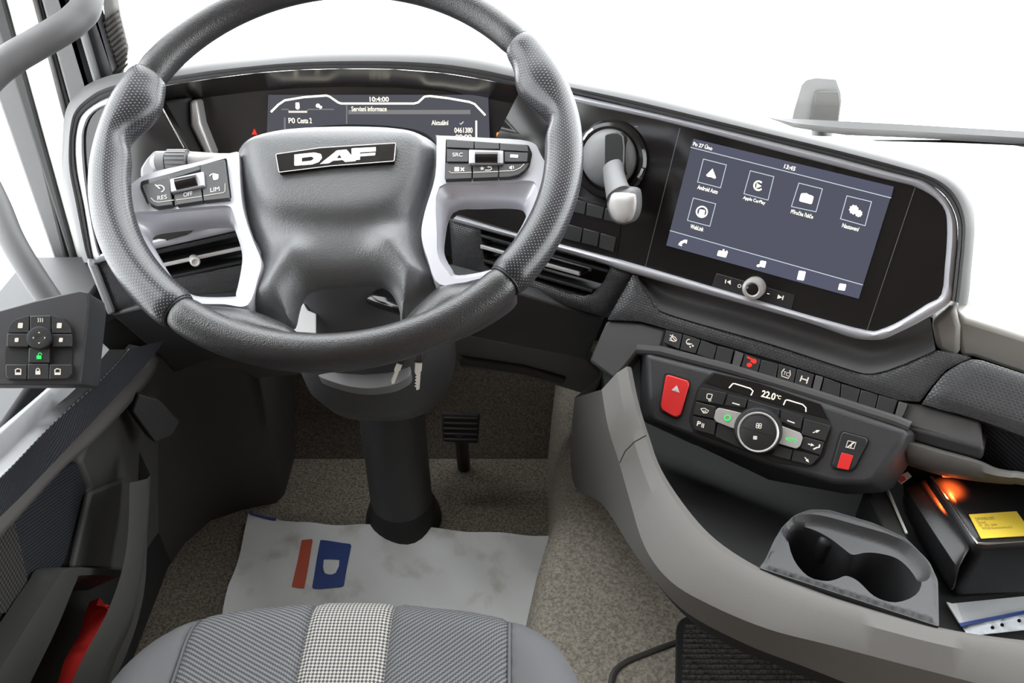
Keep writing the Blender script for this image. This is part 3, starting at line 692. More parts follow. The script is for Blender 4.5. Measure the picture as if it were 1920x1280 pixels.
pslab('button_strip', PB, [(1343, 512), (1490, 553), (1484, 580), (1334, 538)], 0, .0012, M['button'], T, bevel=.0006)
kn = lathe('volume_knob', PB, PB.uv(1416, 538, .0), [(.0125, 0), (.0125, .010), (.0115, .0135), (.0085, .0145), (.0068, .0135)], M['alu'], T, seg=28)
lathe('knob_cap', PB, PB.uv(1416, 538, .0), [(.0068, .010), (.0068, .0138), (.0062, .0142)], M['gloss'], kn, seg=20)
join([flat('previous_symbol', PB, [(1370, 525), (1370, 534), (1363, 528)], .0014, M['glowdim'], T), stroke('l', PB, [(1361, 524), (1360, 531)], .0014, .0012, M['glowdim'], T)], 'previous_symbol')
join([flat('next_symbol', PB, [(1459, 552), (1457, 560), (1467, 558)], .0014, M['glowdim'], T), stroke('l', PB, [(1469, 554), (1467, 562)], .0014, .0012, M['glowdim'], T)], 'next_symbol')
stroke('power_symbol', PB, circ(1386.5, 536, 3, n=12), .0014, .0006, M['glowdim'], T, closed=True)
stroke('minus_symbol', PB, [(1438, 550), (1443, 551)], .0014, .0008, M['glowdim'], T)
# ------------------------------------------------------------------ steering wheel
WH = empty('steering_wheel', PW.o, 'black leather steering wheel with four spokes, silver spoke frames and badge plate', 'steering wheel')
RC, RA = .2095, .0155
def wang(x, y):
    u, v = PW.uv(x, y); return math.atan2(v, u)
def bumpf(a, c, w): 
    d = (a - c + math.pi) % (2 * math.pi) - math.pi; return math.exp(-(d / w) ** 2)
aL1, aL2 = wang(272, 141), wang(333, 587); aR1, aR2 = wang(968, 88), wang(955, 532)
tL, tR = wang(290, 205), wang(985, 165); nL, nR = wang(258, 262), wang(1000, 232)
def rim(name, a0, a1, mat, n):
    v, f, uv = [], [], []; seg = 28
    for i in range(n + 1):
        a = a0 + (a1 - a0) * i / n; e = min(i, n - i); sh = 0.90 if e == 0 else (.965 if e == 1 else 1.0)
        er = np.array([math.cos(a), math.sin(a)])
        tb = bumpf(a, tL, .13) + bumpf(a, tR, .13); nt = bumpf(a, nL, .07) + bumpf(a, nR, .07)
        low = max(0, -math.sin(a)) ** 4
        for j in range(seg):
            p = 2 * math.pi * j / seg; c, s = math.cos(p), math.sin(p)
            r = RA * sh * (1 + (.16 if mat is M['perf'] else 0) * 1)
            inn = max(0, -c)
            rr = r * c * (1 + .10 * low * (c < 0)) - inn * (.012 * tb - .007 * nt)
            v.append(PW.at(*(er * (RC + rr)), r * s * (1 + .12 * tb + .1 * low))); uv.append((a * RC, p * RA))
    for i in range(n):
        for j in range(seg):
            f.append([i * seg + j, (i + 1) * seg + j, (i + 1) * seg + (j + 1) % seg, i * seg + (j + 1) % seg])
    f += [list(range(seg)), list(range(n * seg, (n + 1) * seg))]
    # the uv seam lies underneath (p = 0 is the outer edge): give the wrap its own uv by loops
    me = bpy.data.meshes.new(name); me.from_pydata([tuple(q) for q in v], [], f); fixn(me); ul = me.uv_layers.new(name='uv')
    for poly in me.polygons:
        js = [me.loops[l].vertex_index % seg for l in poly.loop_indices]; wrap = max(js) - min(js) > seg / 2
        for l in poly.loop_indices:
            q = uv[me.loops[l].vertex_index]; y = q[1] + (2 * math.pi * RA if wrap and me.loops[l].vertex_index % seg == 0 else 0); ul.data[l].uv = (q[0], y)
    return link(name, me, mat, WH, sharp=60)
def span(a, b):   # going counter-clockwise from a to b
    while b < a: b += 2 * math.pi
    return a, b
g_ = .004
a, b = span(aR2, aR1); rim('perforated_grip', a + g_, b - g_, M['perf'], 72)
a, b = span(aL1, aL2); rim('perforated_grip', a + g_, b - g_, M['perf'], 72)
a, b = span(aR1, aL1); rim('leather_rim', a + g_, b - g_, M['leather'], 72)
a, b = span(aL2, aR2); rim('leather_rim', a + g_, b - g_, M['leather'], 72)
for a in (aL1, aL2, aR1, aR2):
    e = np.array([math.cos(a), math.sin(a)])
    c = [PW.at(*(e * (RC + RA * .97 * math.cos(p))), RA * .97 * math.sin(p)) for p in np.linspace(0, 2 * math.pi, 24, endpoint=False)]
    tube('seam', c, .0012, M['black'], WH, closed=True, seg=6)
# hub
HB = -.045
hub = [(446, 290), (452, 274), (480, 256), (540, 238), (600, 229), (660, 226), (730, 229), (785, 238), (811, 254), (819, 278), (815, 330), (797, 395), (790, 440), (801, 482), (828, 532),
       (795, 556), (768, 584), (752, 610), (751, 590), (742, 562), (728, 541), (700, 532), (640, 534), (592, 540), (572, 550), (560, 577), (549, 614), (518, 598), (464, 576), (484, 520), (489, 490), (470, 440), (455, 390), (447, 330)]
hub = hub[:12] + hub[12:]
huv = PW.uvs(cr(hub, 4, True), HB)
padp = np.array(PW.uvs(cr([(470, 290), (560, 252), (700, 244), (795, 275), (800, 330), (770, 395), (720, 425), (640, 434), (540, 424), (490, 390), (466, 330)], 4, True), HB))
legL = np.array(PW.uvs([(560, 500), (530, 540), (505, 590)], HB)); legR = np.array(PW.uvs([(735, 480), (770, 530), (785, 575)], HB))
def hubh(V, Dd):
    z = HB + .020 * (1 - np.exp(-Dd / .010))
    ins = inside(V, padp); dp = segdist(V, padp); sd = np.where(ins, dp, -dp)
    z = z + .011 / (1 + np.exp(-sd / .004)) 
    for lg in (legL, legR):
        d = segdist(V, lg, False); z = z + .008 * np.exp(-(d / .018) ** 2)
    # spokes climb to meet the rim
    z = z + np.clip((-.165 - V[:, 1]) / .05, 0, 1) * .022
    # upper edge rolls away from the driver
    top = V[:, 1]; return z - np.clip((top - .020) / .045, 0, 1.2) ** 2 * .030
field('hub_cover', PW, huv, [], hubh, .0042, M['hub'], WH, skirt=HB - .006, sharp=70)
# gussets where the lower spokes run into the rim
GLt = [(326, 604), (347, 566), (400, 570), (465, 577), (520, 598), (552, 616), (560, 640), (480, 655), (400, 645)]
GRt = [(748, 612), (768, 583), (796, 556), (828, 532), (885, 523), (940, 510), (970, 545), (920, 585), (850, 618), (760, 642)]
for gp in (GLt, GRt):
    pu = PW.uvs(cr(gp, 3, True), -.006)
    field('spoke_gusset', PW, pu, [], lambda V, Dd: -.010 + .017 * (1 - np.exp(-Dd / .010)), .006, M['leather'], WH, skirt=-.03, sharp=70)
# badge plate
BH = -.0105
PBd = Plane(PW.at(*PW.uv(630, 296, BH), BH), *(lambda q: (q[0], q[1]))((np.array([1.0, 0, 0]), np.array([0, .887, .4617]))))
bp = pslab('badge_plate', PBd, [(517, 289), (600, 277), (742, 268), (745, 275), (739, 302), (620, 311), (523, 323)], -.008, .001, M['gloss'], WH, r=3, bevel=.0006)
stroke('plate_edge', PBd, rnd([(517, 289), (600, 277), (742, 268), (739, 302), (620, 311), (523, 323)], 3), .001, .0007, M['alu'], bp, closed=True)
flat('badge_letter', PBd, [(552, 290), (590, 286), (602, 289), (604, 296), (598, 304), (585, 308.5), (552, 311)], .001, M['white'], bp, holes=[[(566, 296), (584, 293.5), (589, 297), (584, 301.5), (566, 303.5)]])
flat('badge_letter', PBd, [(600, 307.5), (632, 282), (650, 280.5), (668, 302), (647, 303.8), (643, 300), (624, 301.5), (617, 306.3)], .001, M['white'], bp, holes=[[(631, 297), (636.5, 290), (641, 296.3)]])
flat('badge_letter', PBd, [(659, 278), (704.5, 275.5), (704.5, 283.5), (675, 285.5), (675, 288), (704, 286), (703, 291), (675, 293), (675, 299), (659, 300.5)], .001, M['white'], bp)
# silver spoke frames with their openings
FH = -.034
fL = [(262, 333), (300, 319), (370, 304), (440, 285), (448, 292), (450, 340), (455, 390), (470, 440), (489, 488), (484, 520), (464, 572), (420, 570), (368, 568), (330, 552), (292, 520), (262, 480), (238, 430), (226, 395), (234, 360)]
oL = [(276, 432), (320, 420), (410, 413), (434, 416), (441, 432), (453, 470), (453, 500), (443, 548), (436, 556), (376, 556), (350, 546), (322, 520), (292, 472)]
fR = [(819, 258), (822, 254), (905, 258), (993, 265), (1014, 290), (1032, 325), (1035, 345), (1022, 400), (1000, 450), (975, 490), (955, 508), (900, 522), (826, 534), (801, 482), (790, 440), (797, 395), (816, 330)]
oR = [(848, 384), (905, 377), (970, 377), (986, 388), (985, 410), (960, 455), (935, 496), (915, 507), (860, 516), (848, 505), (834, 478), (832, 440)]
oL2 = [(238, 405), (300, 395), (400, 386), (428, 386), (438, 400), (457, 468), (458, 500), (448, 553), (440, 560), (374, 560), (345, 549), (314, 522), (268, 470)]
oR2 = [(824, 350), (900, 343), (985, 338), (1006, 350), (1001, 405), (973, 455), (945, 500), (920, 513), (856, 522), (840, 510), (822, 482), (819, 440)]
FT = FH + .012
for fo, o1, o2 in ((fL, oL, oL2), (fR, oR, oR2)):
    fr = field('spoke_frame', PW, PW.uvs(cr(fo, 4, True), FT), [PW.uvs(cr(o2, 4, True), FT)], lambda V, Dd: np.full(len(V), FT), .012, M['silver'], WH, skirt=FT - .02, bstep=.003, sharp=40, bevel=.0035, seg=3)
    c1, c2 = cr(o2, 4, True), cr(o1, 4, True)
    loft('frame_facet', [[PW.px(*q, FT - .002) for q in c1], [PW.px(*(p * .5 + q * .5), FT - .009) for p, q in zip(c1, c2)], [PW.px(*q, FT - .016) for q in c2], [PW.px(*q, FT - .016) - PW.n * .014 for q in c2]], M['silver'], fr, closed=True, sharp=60)
# recessed facets above the openings
KH = FH + .0125
def key(pix, lab=None, h1=.0045, par=WH, mat='buttonw', r=2, pl=PW, base=KH, bevel=.0008):
    o = pslab('button', pl.off(base), pix, -.004, h1, M[mat], par, r=r, bevel=bevel)
    if lab: o['label'] = lab
    return o
PK_ = PW.off(KH)
pslab('button_bed', PK_, [(264, 340), (425, 296), (434, 372), (292, 391), (276, 382), (263, 352)], -.006, .0002, M['gloss'], WH, r=4, bevel=0)
k1 = key([(267, 347), (318, 330), (323, 384), (294, 388), (279, 380)], 'resume button with cruise dial symbol', r=3)
k2 = key([(325, 361), (376, 351), (380, 376), (331, 384)], 'button lettered off', r=1)
k3 = key([(375, 309), (421, 299), (430, 371), (382, 376)], 'limiter button with dial symbol', r=1)
k4 = key([(322, 327), (374, 309), (375, 318), (323, 334)], r=1)
bz = key([(318, 335), (381, 321), (383, 347), (320, 360)], 'silver surround of the thumb wheel', h1=.0075, mat='silver', r=2)
tube('thumb_wheel', [PK_.px(331, 348, .006), PK_.px(371, 339.5, .006)], .0065, M['gloss'], bz, seg=20)
pslab('button_bed', PK_, [(836, 261), (991, 272), (998, 288), (993, 312), (980, 326), (960, 332), (834, 337)], -.006, .0002, M['gloss'], WH, r=3, bevel=0)
k5 = key([(838, 279), (878, 281), (878, 303), (838, 303)], 'source button', r=1, h1=.006)
k6 = key([(946, 284), (990, 286), (988, 303), (946, 303)], 'button with a screen symbol', r=1, h1=.006)
k7 = key([(836, 305), (884, 306), (884, 334), (835, 336)], 'close button with a cross', r=1)
k8 = key([(887, 307), (934, 307), (934, 332), (887, 334)], 'back button with star and arrow', r=1)
k9 = key([(936, 307), (992, 306), (984, 318), (972, 327), (955, 331), (936, 332)], 'voice button', r=2)
for q in ([(838, 262), (888, 265), (888, 278), (838, 276)], [(890, 265), (936, 268), (936, 279), (890, 278)], [(938, 268), (989, 273), (990, 284), (938, 281)]): key(q, r=1)
bz2 = key([(879, 280), (944, 282), (944, 306), (879, 306)], 'silver surround of the thumb wheel', h1=.0075, mat='silver', r=2)
tube('thumb_wheel', [PK_.px(891, 297, .006), PK_.px(933, 297, .006)], .0065, M['gloss'], bz2, seg=20)
T1 = .0047
bl = (60, -10)
text('lettering', PK_, 'RES', 304, 370, T1, 18, M['white'], k1, hpx=8, base2=bl)
text('lettering', PK_, 'OFF', 352.5, 364, T1, 17, M['white'], k2, hpx=8, base2=bl)
text('lettering', PK_, 'LIM', 403, 355, T1, 17, M['white'], k3, hpx=8, base2=bl)
join([stroke('dial_symbol', PK_, circ(299, 354, 9, 6.5, n=14, a0=-2.4, a1=1.2), T1, .0011, M['white'], k1), stroke('d', PK_, [(291, 346), (300, 354)], T1, .0011, M['white'], k1)], 'dial_symbol')
join([stroke('dial_symbol', PK_, circ(401, 332, 8, 6, n=14, a0=-2.9, a1=-.3), T1, .0011, M['white'], k3), flat('d', PK_, rnd([(398, 327), (410, 326), (409, 336), (400, 338)], 3), T1, M['white'], k3)], 'dial_symbol')
stroke('key_line', PK_, [(283, 371), (289, 377), (297, 379), (326, 375)], T1, .0007, M['glowdim'], k1)
stroke('key_line', PK_, [(330, 375), (378, 368)], T1, .0007, M['glowdim'], k2)
stroke('key_line', PK_, [(382, 367), (419, 361), (422, 358), (422, 344)], T1, .0007, M['glowdim'], k3)
text('lettering', PK_, 'SRC', 858, 290, .0062, 19, M['white'], k5, hpx=7, base2=(60, 1))
flat('screen_symbol', PK_, [(957, 289), (972, 290), (971, 296), (956, 295)], .0061, M['white'], k6)
text('lettering', PK_, '×', 867, 317.5, T1, 8, M['white'], k7, hpx=8, bold=.03)
flat('screen_symbol', PK_, [(852, 313), (861, 313), (861, 321), (852, 321)], T1, M['white'], k7)
st = [(904 + (5 if i % 2 == 0 else 2) * math.sin(i * math.pi / 5), 315.5 - (4.6 if i % 2 == 0 else 1.9) * math.cos(i * math.pi / 5)) for i in range(10)]
join([flat('star_symbol', PK_, st, T1, M['white'], k8), stroke('a', PK_, [(909, 319), (919, 319), (922, 316), (920, 313), (914, 313)], T1, .0011, M['white'], k8), flat('a', PK_, [(913, 313), (917, 310.5), (917, 315)], T1, M['white'], k8)], 'star_and_arrow_symbol')
join([flat('speaker_symbol', PK_, [(955, 312), (957, 312), (960, 310), (960, 318), (957, 316), (955, 316)], T1, M['white'], k9), stroke('w', PK_, [(962, 311), (963, 314), (962, 317)], T1, .0007, M['white'], k9)], 'speaker_symbol')
stroke('key_line', PK_, [(842, 321), (846, 324), (884, 323)], T1, .0007, M['glowdim'], k7)
stroke('key_line', PK_, [(887, 323), (934, 321.5)], T1, .0007, M['glowdim'], k8)
stroke('key_line', PK_, [(936, 321), (963, 320), (975, 315), (983, 307)], T1, .0007, M['glowdim'], k9)

# ------------------------------------------------------------------ steering column with its stalks and keys
Wn = PW.n
CL = empty('steering_column', (-.19, .95, .0), 'dark grey steering column rising from the floor to the wheel', 'steering column')
tube('column_tube', [(-.187, .975, -.002), (-.187, .975, .2), (-.183, .97, .36), (-.175, .95, .46)], [.052, .051, .052, .054], M['charcoal'], CL, seg=32)
tube('floor_collar', [(-.187, .975, -.002), (-.187, .975, .012), (-.187, .975, .03), (-.187, .975, .05)], [.066, .064, .058, .052], M['rubber'], CL, seg=32)
def sect(y0, z0, rx, ry, k=28, pw=2.5):
    out = []
    for i in range(k):
        a = 2 * math.pi * i / k; c, s = math.cos(a), math.sin(a)
        out.append((-.178 + rx * abs(c) ** (2 / pw) * math.copysign(1, c), y0 + ry * abs(s) ** (2 / pw) * math.copysign(1, s), z0))
    return np.array(out)
loft('column_shroud', [sect(.962, .318, .056, .058), sect(.945, .335, .074, .078), sect(.925, .365, .090, .094), sect(.905, .41, .101, .104), sect(.885, .48, .104, .106), sect(.87, .55, .098, .10), sect(.85, .62, .085, .085), sect(.83, .70, .07, .06)], M['charcoal'], CL, closed=True, capends=True, sharp=60)
# front lip of the shroud under the rim
pslab('shroud_tray', Plane.yt(P(680, 705, 1.02), 0, 62), [(592, 703), (640, 694), (720, 690), (762, 676), (771, 690), (768, 706), (740, 722), (690, 729), (650, 724), (612, 712)], -.02, .003, M['padl'], CL, r=22, bevel=.003)
pslab('upper_shroud', Plane.yt(P(665, 570, .98), 0, 30), [(577, 530), (760, 520), (765, 640), (740, 680), (604, 690), (593, 640), (592, 590), (578, 583)], -.03, .0, M['black'], CL, r=4, bevel=.006)
pslab('white_card', Plane.yt(P(575, 600, .955), 0, 35), [(548, 622), (556, 590), (569, 568), (577, 582), (592, 588), (592, 625)], -.003, .0, M['whiteb'], CL, bevel=.001)
wl_ = tube('wiper_stalk', [P(690, 552, .95), P(715, 556, .94), P(765, 572, .925), P(830, 575, .91)], [.010, .015, .015, .013], M['gloss'], CL, seg=16, ry=.8)
text('stalk_lettering', Plane.yt(P(722, 549, .93), 0, 35), 'OB', 724, 549, 0, 15, M['glowdim'], wl_, hpx=8)
# light stalk on the left with its knurled ring
SL = PW.off(-.085)
stk = pslab('stalk_housing', SL, [(262, 332), (261, 315), (272, 297), (288, 280), (345, 280), (450, 287), (470, 296), (470, 320), (440, 330), (300, 345)], -.012, .0, M['padl'], CL, r=6, bevel=.004)
pslab('housing_recess', SL, [(299, 288), (350, 287), (440, 294), (440, 312), (300, 338), (286, 322), (288, 305)], -.004, .0012, M['charcoal'], stk, r=4, bevel=.0005)
tube('stalk_arm', [SL.px(440, 303, .010), SL.px(357, 303, .010)], .0085, M['keysilver'], stk, seg=20)
tube('stalk_tip', [SL.px(314, 305, .010), SL.px(300, 305, .010), SL.px(291, 306, .008)], [.0115, .0115, .008], M['padl'], stk, seg=20)
pieces = [tube('knurled_ring', [SL.px(353, 303, .010), SL.px(316, 305, .010)], .0120, M['padl'], stk, seg=24)]
for i in range(9):
    for j in range(3):
        a = -1.3 + i * .33; xx = 323 + j * 12
        c = SL.px(xx, 304, .010); rr = .0120
        ax = SL.u * math.sin(a) + SL.n * math.cos(a); tv = SL.u * math.cos(a) - SL.n * math.sin(a); lx = SL.r
        q = [c + ax * rr + lx * sx * .0033 + tv * sy * .0014 for sx in (-1, 1) for sy in (-1, 1)]; q2 = [p + ax * .0012 for p in q]
        me = mesh('k', q + q2, [[0, 1, 3, 2], [4, 6, 7, 5], [0, 4, 5, 1], [2, 3, 7, 6], [0, 2, 6, 4], [1, 5, 7, 3]]); fixn(me)
        pieces.append(link('k', me, M['alu'], stk, smooth=False))
join(pieces, 'knurled_ring')
# keys hanging below the rim
def keyblade(name, base, tip, label, w, d):
    p = Plane.yt(P(*base, d), 6, 25); o = empty(name, P(*base, d), label, 'key', 'keys hanging at the ignition lock')
    b, t = np.array(base, float), np.array(tip, float); ax = (t - b) / np.linalg.norm(t - b); nx = np.array([-ax[1], ax[0]]); L = np.linalg.norm(t - b)
    pts = [b - nx * w, b + nx * w, b + ax * L * .35 + nx * w, b + ax * L * .38 + nx * w * .75]
    for i in range(5):
        s = .42 + i * .11; pts += [b + ax * L * s + nx * w * .8, b + ax * L * (s + .05) + nx * w * .25]
    pts += [b + ax * L * .98 + nx * w * .3, b + ax * L - nx * w * .1, b + ax * L * .95 - nx * w * .7, b + ax * L * .3 - nx * w * .75, b + ax * L * .28 - nx * w]
    slab('key_blade', p, p.uvs(pts), -.0012, .0012, M['metal'], o, bevel=.0003)
    hb = b - ax * 16
    slab('key_bow', p, p.uvs(rnd([hb - nx * 9 - ax * 12, hb + nx * 9 - ax * 12, hb + nx * 9 + ax * 14, hb - nx * 9 + ax * 14], 5)), -.004, .004, M['vinyl'], o, bevel=.002)
keyblade('key', (749, 682), (735, 719), 'left of the two steel keys hanging under the wheel rim, slanted', 5.5, 1.0)
keyblade('key', (785, 680), (782, 731), 'right of the two steel keys hanging under the wheel rim, upright', 6.5, 1.0)
# ------------------------------------------------------------------ switch row under the screen
SR = empty('switch_row', PT.px(1450, 700), 'row of square dark switches along the ledge below the touchscreen', 'switches')
TX = [(1248, 618), (1280, 626), (1314, 637), (1345, 648), (1377, 656), (1396, 663), (1427, 674), (1460, 682), (1494, 691), (1528, 702), (1545, 707), (1577, 719), (1614, 730), (1647, 740), (1684, 750)]
BX = [(1242, 641), (1274, 655), (1305, 663), (1338, 675), (1370, 685), (1388, 689), (1421, 699), (1455, 711), (1488, 720), (1521, 731), (1537, 737), (1574, 750), (1606, 760), (1640, 770), (1675, 781)]
sw = {}
for i in range(14):
    if i in (4, 9):
        pslab('spacer', PT, [lin(TX[i], TX[i + 1], .1), lin(TX[i], TX[i + 1], .9), lin(BX[i], BX[i + 1], .9), lin(BX[i], BX[i + 1], .1)], -.006, .003, M['pad'], SR, bevel=.0008); continue
    a, b, c, d = lin(TX[i], TX[i + 1], .03), lin(TX[i], TX[i + 1], .97), lin(BX[i], BX[i + 1], .97), lin(BX[i], BX[i + 1], .03)
    sw[i] = pslab('switch', PT, [a, b, c, d], -.006, .0015, M['button'], SR, bevel=.0007)
pslab('spacer', PT, [(1686, 752), (1702, 757), (1690, 786), (1677, 782)], -.006, .003, M['pad'], SR, bevel=.0008)
h = .0017
sw[0]['label'] = 'switch with a white vehicle symbol'; sw[1]['label'] = 'switch with a white ring and dots symbol'; sw[5]['label'] = 'switch lit with a red symbol'; sw[7]['label'] = 'traction switch lettered TC'; sw[8]['label'] = 'axle lock switch'
g = [stroke('vehicle_symbol', PT, q, h, .0009, M['glowdim'], sw[0]) for q in ([(1256, 628), (1266, 632), (1269, 637), (1264, 640), (1255, 637)], [(1256, 633), (1262, 640)], [(1262, 627), (1258, 634)], [(1259, 630), (1268, 640)])]; join(g, 'vehicle_symbol')
g = [stroke('ring_symbol', PT, circ(1292, 641, 5, n=10, a0=1, a1=5), h, .0009, M['glowdim'], sw[1]), flat('d', PT, circ(1299, 648, 1.8, n=8), h, M['glowdim'], sw[1]), flat('d', PT, circ(1294, 650, 1.6, n=8), h, M['glowdim'], sw[1]), stroke('d', PT, [(1289, 643), (1298, 645)], h, .0009, M['glowdim'], sw[1])]; join(g, 'ring_symbol')
g = [stroke('red_symbol', PT, [(1401, 669), (1411, 674), (1408, 678)], h, .0018, M['glowred'], sw[5]), flat('r', PT, circ(1414, 677, 4.5, n=10), h, M['glowred'], sw[5]), flat('r', PT, circ(1405, 684, 5, 4, n=10), h, M['glowred'], sw[5]), flat('r', PT, circ(1413, 679, 2, n=8), h + .0004, M['gloworange'], sw[5])]; join(g, 'red_symbol')
text('lettering', PT, 'TC', 1474, 700.5, h, 11, M['glowdim'], sw[7], hpx=7, base2=(34, 10))
g = [stroke('tyre_symbol', PT, q, h, .0009, M['glowdim'], sw[7]) for q in ([(1471, 691), (1466, 697), (1466, 705), (1478, 709), (1482, 702), (1481, 694)],)]
g = [stroke('axle_symbol', PT, q, h, .0013, M['glowdim'], sw[8]) for q in ([(1504, 704), (1500, 715)], [(1516, 707), (1512, 719)], [(1502, 709), (1514, 713)])]; join(g, 'axle_symbol')
# blank covers in two rows on the glossy fascia beside the lever
BK = empty('blank_switch_panel', PB.px(1105, 420), 'two rows of unlit blank covers in the glossy fascia under the lever', 'switches')
pslab('panel_bed', PB, [(1062, 362), (1168, 392), (1156, 480), (1048, 452)], .0002, .0012, M['gloss'], BK, r=5, bevel=.0005)
for q in ([(1060, 419), (1092, 428), (1088, 455), (1056, 447)], [(1094, 428), (1124, 436), (1120, 463), (1090, 455)], [(1126, 437), (1155, 445), (1150, 473), (1122, 464)],
          [(1070, 371), (1099, 380), (1096, 403), (1065, 395)], [(1101, 381), (1133, 389), (1129, 411), (1098, 404)], [(1135, 390), (1160, 397), (1157, 418), (1131, 412)]):
    pslab('blank_cover', PB, q, .001, .003, M['button'], BK, bevel=.0007)
# ------------------------------------------------------------------ dial with lever, right of the wheel
LV_ = empty('dial_lever', PB.px(1145, 300), 'round black dial with slotted dome and grey lever knob beside the steering wheel', 'lever')
c0 = PB.uv(1145, 300)
lathe('dial_ring', PB, c0, [(.047, 0), (.047, .004), (.044, .008), (.040, .0085), (.037, .006), (.036, .002)], M['gloss'], LV_, seg=48)
stroke('ring_mark', PB, [(1093, 262), (1101, 250), (1112, 241)], .0085, .003, M['alu'], LV_)
stroke('ring_mark', PB, [(1205, 316), (1201, 326), (1196, 333)], .0085, .003, M['alu'], LV_)
c1 = PB.uv(1141, 297, .008)
dm = lathe('dial_dome', PB, c1, [(.0345, .001), (.0345, .008), (.033, .013), (.029, .018), (.022, .022), (.012, .0245), (.003, .025)], M['padl'], LV_, seg=48)
pslab('dome_slot', PB, [(1134, 253), (1148, 249), (1164, 250), (1169, 258), (1170, 330), (1133, 330)], .012, .0252, M['dark'], dm, r=4, bevel=.001)
stroke('slot_edge', PB, [(1160, 249), (1168, 256), (1170, 275), (1169, 316)], .0254, .0016, M['padl'], dm)
sh = tube('lever_shaft', [PB.px(1150, 312, .022), PB.px(1151, 330, .034), PB.px(1156, 352, .048), PB.px(1160, 366, .056)], [.0135, .0135, .0145, .016], M['padl'], LV_, seg=20, ry=.7, up=PB.n)
pp = PB.off(.060)
kn = field('lever_knob', pp, pp.uvs(cr([(1139, 356), (1150, 350), (1185, 353), (1193, 362), (1194, 390), (1187, 412), (1172, 421), (1155, 420), (1143, 410), (1136, 386)], 4, True)), [], lambda V, Dd: .009 * (1 - np.exp(-Dd / .005)) - .004, .004, M['padl'], LV_, skirt=-.016, sharp=70)
field('knob_face', pp, pp.uvs(cr([(1146, 365), (1156, 361), (1185, 363), (1191, 369), (1191, 390), (1184, 411), (1170, 418), (1156, 416), (1147, 405), (1141, 386)], 4, True), .006), [], lambda V, Dd: .0052 + .004 * (1 - np.exp(-Dd / .004)), .004, M['keysilver'], kn, skirt=.003, sharp=70)
for x, y in ((1193, 237), (1187, 254), (1207, 288), (1209, 312)): flat('tick_mark', PB, [(x - 3, y - 1.5), (x + 3, y - .5), (x + 3, y + 1.5), (x - 3, y + .5)], .0003, M['padl'], LV_)

# ------------------------------------------------------------------ climate panel
CP = empty('climate_panel', PC.px(1430, 800), 'black climate control panel with a round knob, silver keys and a lit temperature', 'climate control')
face = [(1212, 663), (1330, 694), (1450, 728), (1560, 762), (1700, 808), (1688, 835), (1655, 880), (1640, 900), (1622, 907), (1560, 905), (1440, 868), (1330, 830), (1232, 794), (1222, 788), (1217, 770)]
fuv = np.array(PC.uvs(face, .004)); 
v = [PC.at(a, b, .004) for a, b in fuv] ; c_ = fuv.mean(0)
side = [PC.at(*(q + (q - c_) / np.linalg.norm(q - c_) * .022), -.035) for q in fuv]; back = [PC.at(*q, -.075) for q in fuv]
n = len(v)
me = mesh('panel_body', v + side + back, [list(range(n)), list(range(3 * n - 1, 2 * n - 1, -1))] + [[k * n + i, k * n + (i + 1) % n, (k + 1) * n + (i + 1) % n, (k + 1) * n + i] for k in (0, 1) for i in range(n)]); fixn(me)
link('panel_body', me, M['charcoal'], CP, bevel=.005, seg=3)
mod = [(1337, 697), (1420, 716), (1540, 757), (1557, 786), (1561, 800), (1545, 855), (1530, 871), (1513, 877), (1450, 866), (1300, 810), (1291, 790), (1294, 774), (1306, 731), (1319, 712)]
pslab('module_bed', PC, mod, .003, .0048, M['dark'], CP, r=4, bevel=.0005)
pslab('display_window', PC, [(1340, 699), (1420, 717), (1539, 758), (1554, 786), (1470, 763), (1320, 717)], .0045, .0054, M['gloss'], CP, r=2, bevel=.0003)
PCb = PC.off(.0048)
def ck(pix, lab=None, mat='button', h=.0035, r=1.5):
    o = pslab('button', PCb, pix, -.001, h, M[mat], CP, r=r, bevel=.0007)
    if lab: o['label'] = lab
    return o
b1 = ck([(1312, 726), (1362, 737), (1355, 759), (1305, 750)], 'button with a mirror symbol', r=[5, 1, 1, 1]); b2 = ck([(1305, 753), (1342, 762), (1338, 785), (1299, 777)], 'windscreen defrost button'); b3 = ck([(1299, 780), (1343, 789), (1339, 815), (1301, 805)], 'park heater button lettered P', r=[1, 1, 1, 5])
b4 = ck([(1365, 739), (1401, 748), (1397, 764), (1358, 759)], 'button with a white dash'); ck([(1404, 749), (1462, 767), (1459, 784), (1400, 765)]); b5 = ck([(1465, 767), (1505, 780), (1501, 804), (1462, 789)], 'button with a white dash')
s1 = ck([(1342, 768), (1348, 764), (1394, 775), (1382, 806), (1343, 791), (1338, 784)], 'silver key with a green lamp', 'keysilver', .006, 3); s2 = ck([(1462, 797), (1500, 811), (1505, 820), (1500, 836), (1493, 841), (1458, 831)], 'silver key with green lettering', 'keysilver', .006, 3)
b6 = ck([(1508, 785), (1557, 798), (1547, 827), (1503, 814)], 'air upward button', r=[1, 4, 1, 1]); b7 = ck([(1507, 818), (1545, 829), (1538, 853), (1500, 840)], 'air to body button'); b8 = ck([(1488, 843), (1536, 856), (1521, 872), (1512, 870), (1484, 863)], 'air downward button', r=[1, 1, 5, 1, 1])
ck([(1346, 793), (1386, 808), (1402, 846), (1341, 818)]); ck([(1456, 834), (1486, 843), (1481, 862), (1447, 853)])
h = .0037
lt = M['glowdim']
stroke('lit_bracket', PC, [(1367, 727), (1374, 719), (1378, 719), (1407, 728), (1412, 733), (1408, 741)], .0055, .0012, M['glow'], CP); stroke('lit_bracket', PC, [(1469, 759), (1473, 750), (1477, 749.5), (1505, 758), (1511, 764), (1511, 772)], .0055, .0012, M['glow'], CP)
